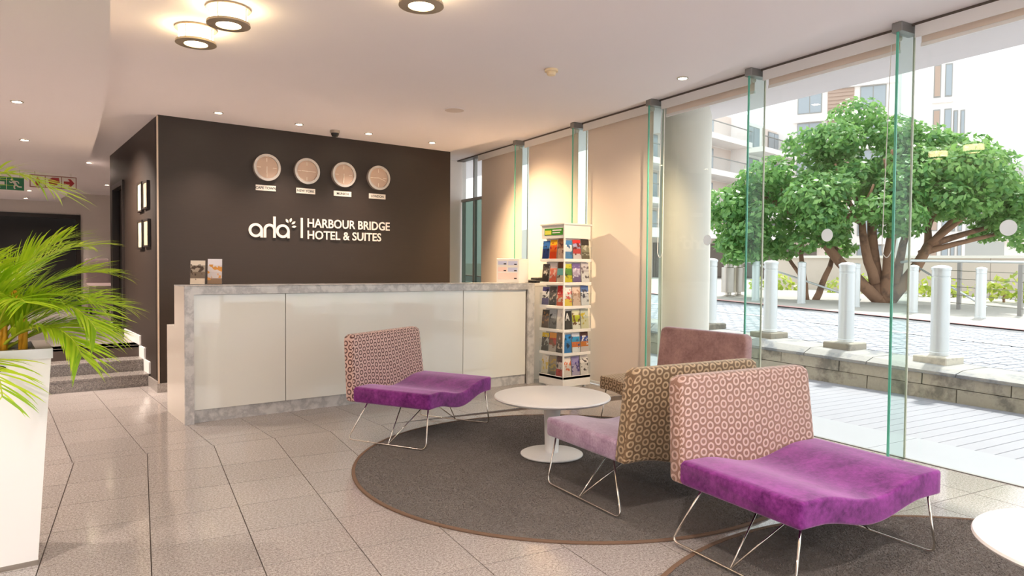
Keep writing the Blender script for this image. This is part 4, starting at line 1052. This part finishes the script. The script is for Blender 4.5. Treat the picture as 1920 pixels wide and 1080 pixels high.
ORD = ['top', 'second', 'third', 'fourth', 'fifth', 'bottom']; POS = ['left', 'middle', 'right']
for f in range(2):
    for k in range(6):
        zb = 1.352-0.245*k
        for j in range(3):
            nm, cols, acc = DES[f*6+k][j]
            hh = 0.190+0.009*((j*7+k*3) % 3)
            t = thing('brochure', '%s brochure, %s on the %s tier, %s face of the rack' % (nm, POS[j], ORD[k], ['left', 'right'][f]), 'brochure', (0, 0, zb+0.001), 0, 'brochures in the spinner rack')
            off = (j-1)*0.122
            if f == 0: t.location = (RX+0.012, RY+h-off, zb+0.001); t.rotation_euler = (0, 0, -PI/2)
            else: t.location = (RX+h+off, RY+0.012, zb+0.001)
            # leaning sheet bundle, local x across, y into the rack
            sh = 0.10
            def sheet(y0, y1, z0, z1, w=0.055):
                vs = [(-w, y0+z0*sh, z0), (w, y0+z0*sh, z0), (w, y1+z0*sh, z0), (-w, y1+z0*sh, z0), (-w, y0+z1*sh, z1), (w, y0+z1*sh, z1), (w, y1+z1*sh, z1), (-w, y1+z1*sh, z1)]
                return MB().add(vs, [(0, 3, 2, 1), (4, 5, 6, 7), (0, 1, 5, 4), (1, 2, 6, 5), (2, 3, 7, 6), (3, 0, 4, 7)])
            sheet(0.0, 0.0012, 0, hh).build('cover', print_mat('cover_%d_%d_%d' % (f, k, j), cols, acc, f*20+k*3+j), t)
            sheet(0.0014, 0.007, 0, hh-0.003, 0.0535).build('pages', 'white', t)
            if nm.endswith('A'):
                me = text_mesh('A', 0.1, 0.0004, 0.002, 0.06, 0.08); me.materials.append(M['white'])
                a = link('cover_letter', me, t, (-0.03, 0.0015, 0.09)); a.rotation_euler = (PI/2-math.atan(sh), 0, 0); a.location = (-0.03, -0.0015+0.09*sh, 0.09)

# --- rugs
def rug(x, y, r, label, tufts, seen):
    t = thing('round_rug', label, 'rug', (x, y, 0.0), group='round taupe rugs')
    MB().lathe([(0.0, 0.001), (r*0.988, 0.001), (r*0.988, 0.006), (0.0, 0.006)], 96).build('backing', 'rug', t)
    rg = np.random.default_rng(int(x*100))
    a = rg.random(tufts)*2*PI; q = np.sqrt(rg.random(tufts))*r*0.99
    cx, cy = q*np.cos(a), q*np.sin(a)
    keep = np.array([seen(x+u, y+v) for u, v in zip(cx, cy)]); cx, cy = cx[keep], cy[keep]; n = len(cx)
    w = 0.006+0.003*rg.random(n); h = 0.009+0.003*rg.random(n); th = rg.random(n)*2*PI
    lx, ly = rg.normal(size=n)*0.005, rg.normal(size=n)*0.005
    V = np.zeros((n, 4, 3))
    for k in range(3):
        V[:, k, 0] = cx+w*np.cos(th+k*2.094); V[:, k, 1] = cy+w*np.sin(th+k*2.094); V[:, k, 2] = 0.005
    V[:, 3, 0] = cx+lx; V[:, 3, 1] = cy+ly; V[:, 3, 2] = h
    mb = MB(); mb.v = V.reshape(-1, 3).tolist()
    mb.f = [f for i in range(n) for f in ((4*i, 4*i+1, 4*i+3), (4*i+1, 4*i+2, 4*i+3), (4*i+2, 4*i, 4*i+3))]
    o = mb.build('pile', 'rug', t, smooth=False); o['kind'] = 'stuff'
    MB().lathe([(r*0.986, 0.001), (r, 0.001), (r+0.002, 0.005), (r, 0.010), (r*0.993, 0.012), (r*0.986, 0.010)], 96, close=True).build('bound_edge', 'rugedge', t, smooth=50)
rug(3.013, 3.33, 1.378, 'large round taupe rug under the chairs and the round table', 90000, lambda u, v: True)
rug(2.69, 0.30, 1.62, 'round taupe rug in the lower right corner under the front purple chair', 150000, lambda u, v: u > 1.2 and v > -0.2)

# --- tables
def table(x, y, r, label):
    t = thing('round_table', label, 'table', (x, y, 0.013), group='round white tables')
    MB().lathe([(0.0, 0.372), (r-0.02, 0.372), (r-0.004, 0.380), (r, 0.388), (r-0.004, 0.396), (r-0.012, 0.398), (0.0, 0.398)], 64).build('table_top', 'white', t, smooth=40)
    MB().lathe([(0.045, 0.012), (0.05, 0.20), (0.06, 0.372)], 28).build('pedestal', 'white', t, smooth=40)
    MB().lathe([(0.0, 0.0), (0.20, 0.0), (0.207, 0.006), (0.207, 0.012), (0.195, 0.018), (0.0, 0.022)], 48).build('base', 'white', t, smooth=40)
table(2.982, 3.465, 0.386, 'round white pedestal table in the middle of the rug')
table(2.73, 0.52, 0.386, 'round white table cut off at the lower right corner')

# --- chairs
CW, CD, ZB, ZT, BT = 0.92, 0.70, 0.275, 0.385, 0.752
def dish(x):
    t = x/CW
    return -0.052*(0.5+0.5*math.cos(PI*max(-1, min(1, t/0.37))))
def sweep(sections, uvs=None):
    """sections: list of closed rings of (x,y,z); caps at both ends. returns MB, uv list (metres)"""
    mb = MB(); n = len(sections[0])
    for sct in sections: mb.v += sct
    for i in range(len(sections)-1):
        for k in range(n):
            j = (k+1) % n; mb.f.append((i*n+k, i*n+j, (i+1)*n+j, (i+1)*n+k))
    mb.f.append(tuple(range(n-1, -1, -1))); m = (len(sections)-1)*n; mb.f.append(tuple(m+k for k in range(n)))
    # arc length around the first section
    s0 = sections[len(sections)//2]; arc = [0.0]
    for k in range(n): arc.append(arc[-1]+(Vector(s0[(k+1) % n])-Vector(s0[k])).length)
    uv = []
    for i in range(len(sections)-1):
        for k in range(n):
            xa, xb = sections[i][k][0], sections[i+1][k][0]
            uv += [(xa, arc[k]), (xa, arc[k+1]), (xb, arc[k+1]), (xb, arc[k])]
    for idx in (range(n-1, -1, -1), range(n)):
        sct = sections[0] if idx[0] != 0 else sections[-1]
        for k in idx: uv.append((sct[k][1], sct[k][2]))
    return mb, uv
def rrect(y0, y1, z0, z1, r, seg=4):
    pts = []
    for cy, cz, a0 in ((y1-r, z1-r, 0), (y0+r, z1-r, 90), (y0+r, z0+r, 180), (y1-r, z0+r, 270)):
        for k in range(seg+1):
            a = R(a0+90*k/seg); pts.append((cy+r*math.cos(a), cz+r*math.sin(a)))
    return pts
def chair(label, x, y, fwd, seat_mat, back_mat):
    t = thing('lounge_chair', label, 'chair', (x, y, 0.012), R(fwd)-PI/2, 'low lounge chairs')
    yb, yf = -CD/2, CD/2; TH = 0.082
    # seat
    xs = [-CW/2, -CW/2+0.004, -CW/2+0.014]+list(np.linspace(-CW/2+0.04, CW/2-0.04, 30))+[CW/2-0.014, CW/2-0.004, CW/2]
    secs = []
    for q in xs:
        e = CW/2-abs(q); ins = 0.012*(1-min(1, e/0.014))**2
        ring = rrect(yb+TH-0.01, yf-ins, ZB+ins, ZT-ins, 0.013)
        out = []
        for (py, pz) in ring:
            lift = 0.012*max(0, (py-0.15)/0.2) if pz > ZB+0.05 else 0.0
            out.append((q, py, pz+dish(q)-lift*0.4))
        secs.append(out)
    mb, uv = sweep(secs); mb.build('seat', seat_mat, t, smooth=50, uv=uv)
    # backrest
    secs = []; rc = 0.05
    for q in xs:
        e = CW/2-abs(q); top = BT
        if e < rc: top = BT-(rc-math.sqrt(max(0, rc*rc-(rc-e)**2)))*0.8
        ins = 0.010*(1-min(1, e/0.014))**2
        zlo = ZB+dish(q)+ins
        ring = rrect(yb+ins, yb+TH-ins, zlo, top, 0.022)
        out = []
        for (py, pz) in ring:
            f = (pz-ZB)/(BT-ZB); out.append((q*(1-0.05*f), py-0.045*f+(0.012*f if py > yb+TH/2 else 0)*0, pz))
        secs.append(out)
    mb, uv = sweep(secs); mb.build('backrest', back_mat, t, smooth=50, uv=uv)
    # wire legs
    for sx in (-1, 1):
        X = sx*(CW/2-0.01)
        path = rounded([(sx*(CW/2-0.06), yb+0.16, ZB+0.012), (X+sx*0.01, yb+0.02, 0.007), (X+sx*0.01, yf-0.02, 0.007), (sx*(CW/2-0.05), yf-0.035, ZB+0.012)], 0.045, 6)
        MB().tube(path, 0.0052, 8).build('sled_leg', 'chrome', t, smooth=True)
        for py in (-0.10, 0.10):
            MB().tube([(X+sx*0.01, 0.02, 0.010), (sx*0.14, py+0.02, ZB-0.03)], 0.0042, 8).build('brace', 'chrome', t, smooth=True)
    MB().box(-0.2, 0.2, -0.14, 0.16, ZB-0.052, ZB-0.03).build('mounting_plate', 'dark', t)
    return t
chair('purple velvet lounge chair with maroon ring back in front of the reception desk', 2.61, 4.53, -63, 'velvet_purple', 'ring_maroon')
chair('lilac lounge chair with gold ring back facing the round table', 2.98, 2.63, 83, 'velvet_lilac', 'ring_gold')
chair('front purple velvet lounge chair with rose ring back, nearest the viewer', 2.88, 1.64, -98, 'velvet_purple', 'ring_rose')
chair('lounge chair with plain mauve back and gold ring seat next to the glazing', 4.24, 3.50, 176, 'ring_gold', 'velvet_mauve')

# --- planter with palm
pt = thing('planter', 'tall white tapered planter with a steel rim at the left edge', 'planter', (-0.06, 3.60, 0))
def frus(mb, hx0, hy0, hx1, hy1, z0, z1):
    vs = [(-hx0, -hy0, z0), (hx0, -hy0, z0), (hx0, hy0, z0), (-hx0, hy0, z0), (-hx1, -hy1, z1), (hx1, -hy1, z1), (hx1, hy1, z1), (-hx1, hy1, z1)]
    return mb.add(vs, [(0, 3, 2, 1), (4, 5, 6, 7), (0, 1, 5, 4), (1, 2, 6, 5), (2, 3, 7, 6), (3, 0, 4, 7)])
frus(MB(), 0.222, 0.148, 0.272, 0.194, 0.022, 0.865).build('body', 'whitegloss', pt)
frus(MB(), 0.223, 0.149, 0.2245, 0.1505, 0.0, 0.022).build('foot_band', 'steel', pt)
for x0, x1, y0, y1 in ((-0.278, 0.278, -0.20, -0.17), (-0.278, 0.278, 0.17, 0.20), (-0.278, -0.22, -0.17, 0.17), (0.22, 0.278, -0.17, 0.17)):
    MB().box(x0, x1, y0, y1, 0.865, 0.905).build('rim', 'steel', pt)
MB().box(-0.22, 0.22, -0.17, 0.17, 0.865, 0.88).build('soil', 'soil', pt)
mb = MB(); ydisc(mb, 0.0, 0.03, -0.1985, -0.19, 20); mb.v = [(x*1.6+0.075, y, z*0.5+0.835) for x, y, z in mb.v]; mb.build('grip_hole', 'black', pt)
mb = MB(); mb.lathe([(0.0, 0), (0.008, 0), (0.008, 0.004), (0.0, 0.005)], 12); mb.v = [(0.278+z, -0.05+x, 0.885+y) for x, y, z in mb.v]; mb.build('screw', 'steel', pt)
pm = thing('palm', 'bright green feathery palm growing in the white planter', 'plant', (-0.02, 3.58, 0.88))
def frond(az, el, L, droop, nl, ll, seed, base=(0, 0)):
    """az: 0 = towards the glazing side, 90 = away from the viewer; lengths in metres"""
    g = random.Random(seed); d0 = TR*math.cos(R(az))+TF*math.sin(R(az))
    pts = []; e = R(el); p = Vector((base[0], base[1], 0)); N = 24
    for i in range(N+1):
        t = i/N; ang = e-R(droop)*t**1.6; pts.append(p.copy()); p = p+(d0*math.cos(ang)+Vector((0, 0, 1))*math.sin(ang))*(L/N)
    mb = MB(); mb.tube(pts, [0.007*(1-0.8*i/N)+0.0008 for i in range(N+1)], 5)
    side = Vector((0, 0, 1)).cross(d0).normalized()
    lf = MB()
    nl = int(nl*1.35)
    for i in range(nl):
        t = 0.22+0.78*i/(nl-1); k = min(N-1, int(t*N)); fr = t*N-k
        q = pts[k].lerp(pts[k+1], fr); T = (pts[k+1]-pts[k]).normalized()
        ln_ = ll*(0.55+0.45*math.sin(PI*min(1, 0.15+0.85*t*0.95)))*g.uniform(0.85, 1.1)
        for sgn in (-1, 1):
            up = side.cross(T) if True else 0
            d = (T*0.85+side*sgn*0.68+Vector((0, 0, 1))*g.uniform(0.0, 0.35)).normalized()
            dj = g.uniform(0.0, 0.06)
            w0 = 0.0044*g.uniform(0.75, 1.3); wv = T.cross(d).cross(d).normalized()
            c = q.copy(); a = []; M_ = 5
            for j in range(M_+1):
                u = j/M_; w = w0*(math.sin(PI*min(0.97, 0.18+0.82*u)))*(1 if j < M_ else 0.15)
                a += [c+wv*w, c-wv*w]
                d = (d+Vector((0, 0, -1))*(0.03+0.12*u*u+dj)).normalized(); c = c+d*(ln_/M_)
            b = len(lf.v); lf.v += [tuple(x) for x in a]; lf.f += [(b+2*j, b+2*j+1, b+2*j+3, b+2*j+2) for j in range(M_)]
    f = mb.build('frond', 'rachis', pm, smooth=True)
    lf.build('leaflets', 'palm', f, smooth=True)
FR = [(0, 97, 1.16, 140, 40, 0.26, 1, (-0.24, 0.0)), (5, 62, 0.54, 100, 34, 0.25, 2, (0.03, 0)), (30, 66, 0.60, 80, 34, 0.26, 3, (0.02, 0.03)), (65, 72, 0.70, 75, 32, 0.26, 4, (0, 0.04)), (-35, 66, 0.45, 90, 34, 0.25, 5, (0.04, -0.03)),
      (-88, 72, 0.55, 50, 40, 0.24, 6, (0.05, -0.04)), (-12, 42, 0.50, 115, 38, 0.25, 7, (0.05, -0.02)), (10, 76, 0.60, 55, 36, 0.25, 8, (0.0, 0.02)), (110, 66, 0.65, 80, 28, 0.26, 9, (-0.02, 0.04)), (150, 60, 0.7, 90, 28, 0.28, 10, (-0.06, 0.02)),
      (190, 66, 0.7, 90, 28, 0.28, 11, (-0.08, 0)), (230, 58, 0.65, 95, 28, 0.28, 12, (-0.06, -0.03)), (-40, 6, 0.34, 75, 12, 0.22, 13, (0.0, -0.16)), (40, 46, 0.54, 70, 34, 0.25, 14, (0.05, 0.02)), (-60, 80, 0.55, 80, 36, 0.25, 15, (0.02, -0.03)),
      (-8, 56, 0.58, 122, 38, 0.26, 16, (0.05, 0)), (20, 34, 0.44, 60, 30, 0.24, 17, (0.06, 0.0)), (-150, 74, 0.55, 70, 36, 0.25, 18, (0.0, -0.02)), (170, 80, 0.6, 60, 36, 0.25, 19, (-0.03, 0.0))]
for a in FR: frond(*a)
for k in range(9):
    g = random.Random(50+k); x, y = g.uniform(-0.02, 0.15), g.uniform(-0.08, 0.06)
    MB().tube([(x, y, -0.01), (x+g.uniform(-.01, .01), y, 0.12), (x*0.8, y*0.7, 0.26)], [0.011, 0.009, 0.006], 7).build('stem', 'stem', pm, smooth=True)
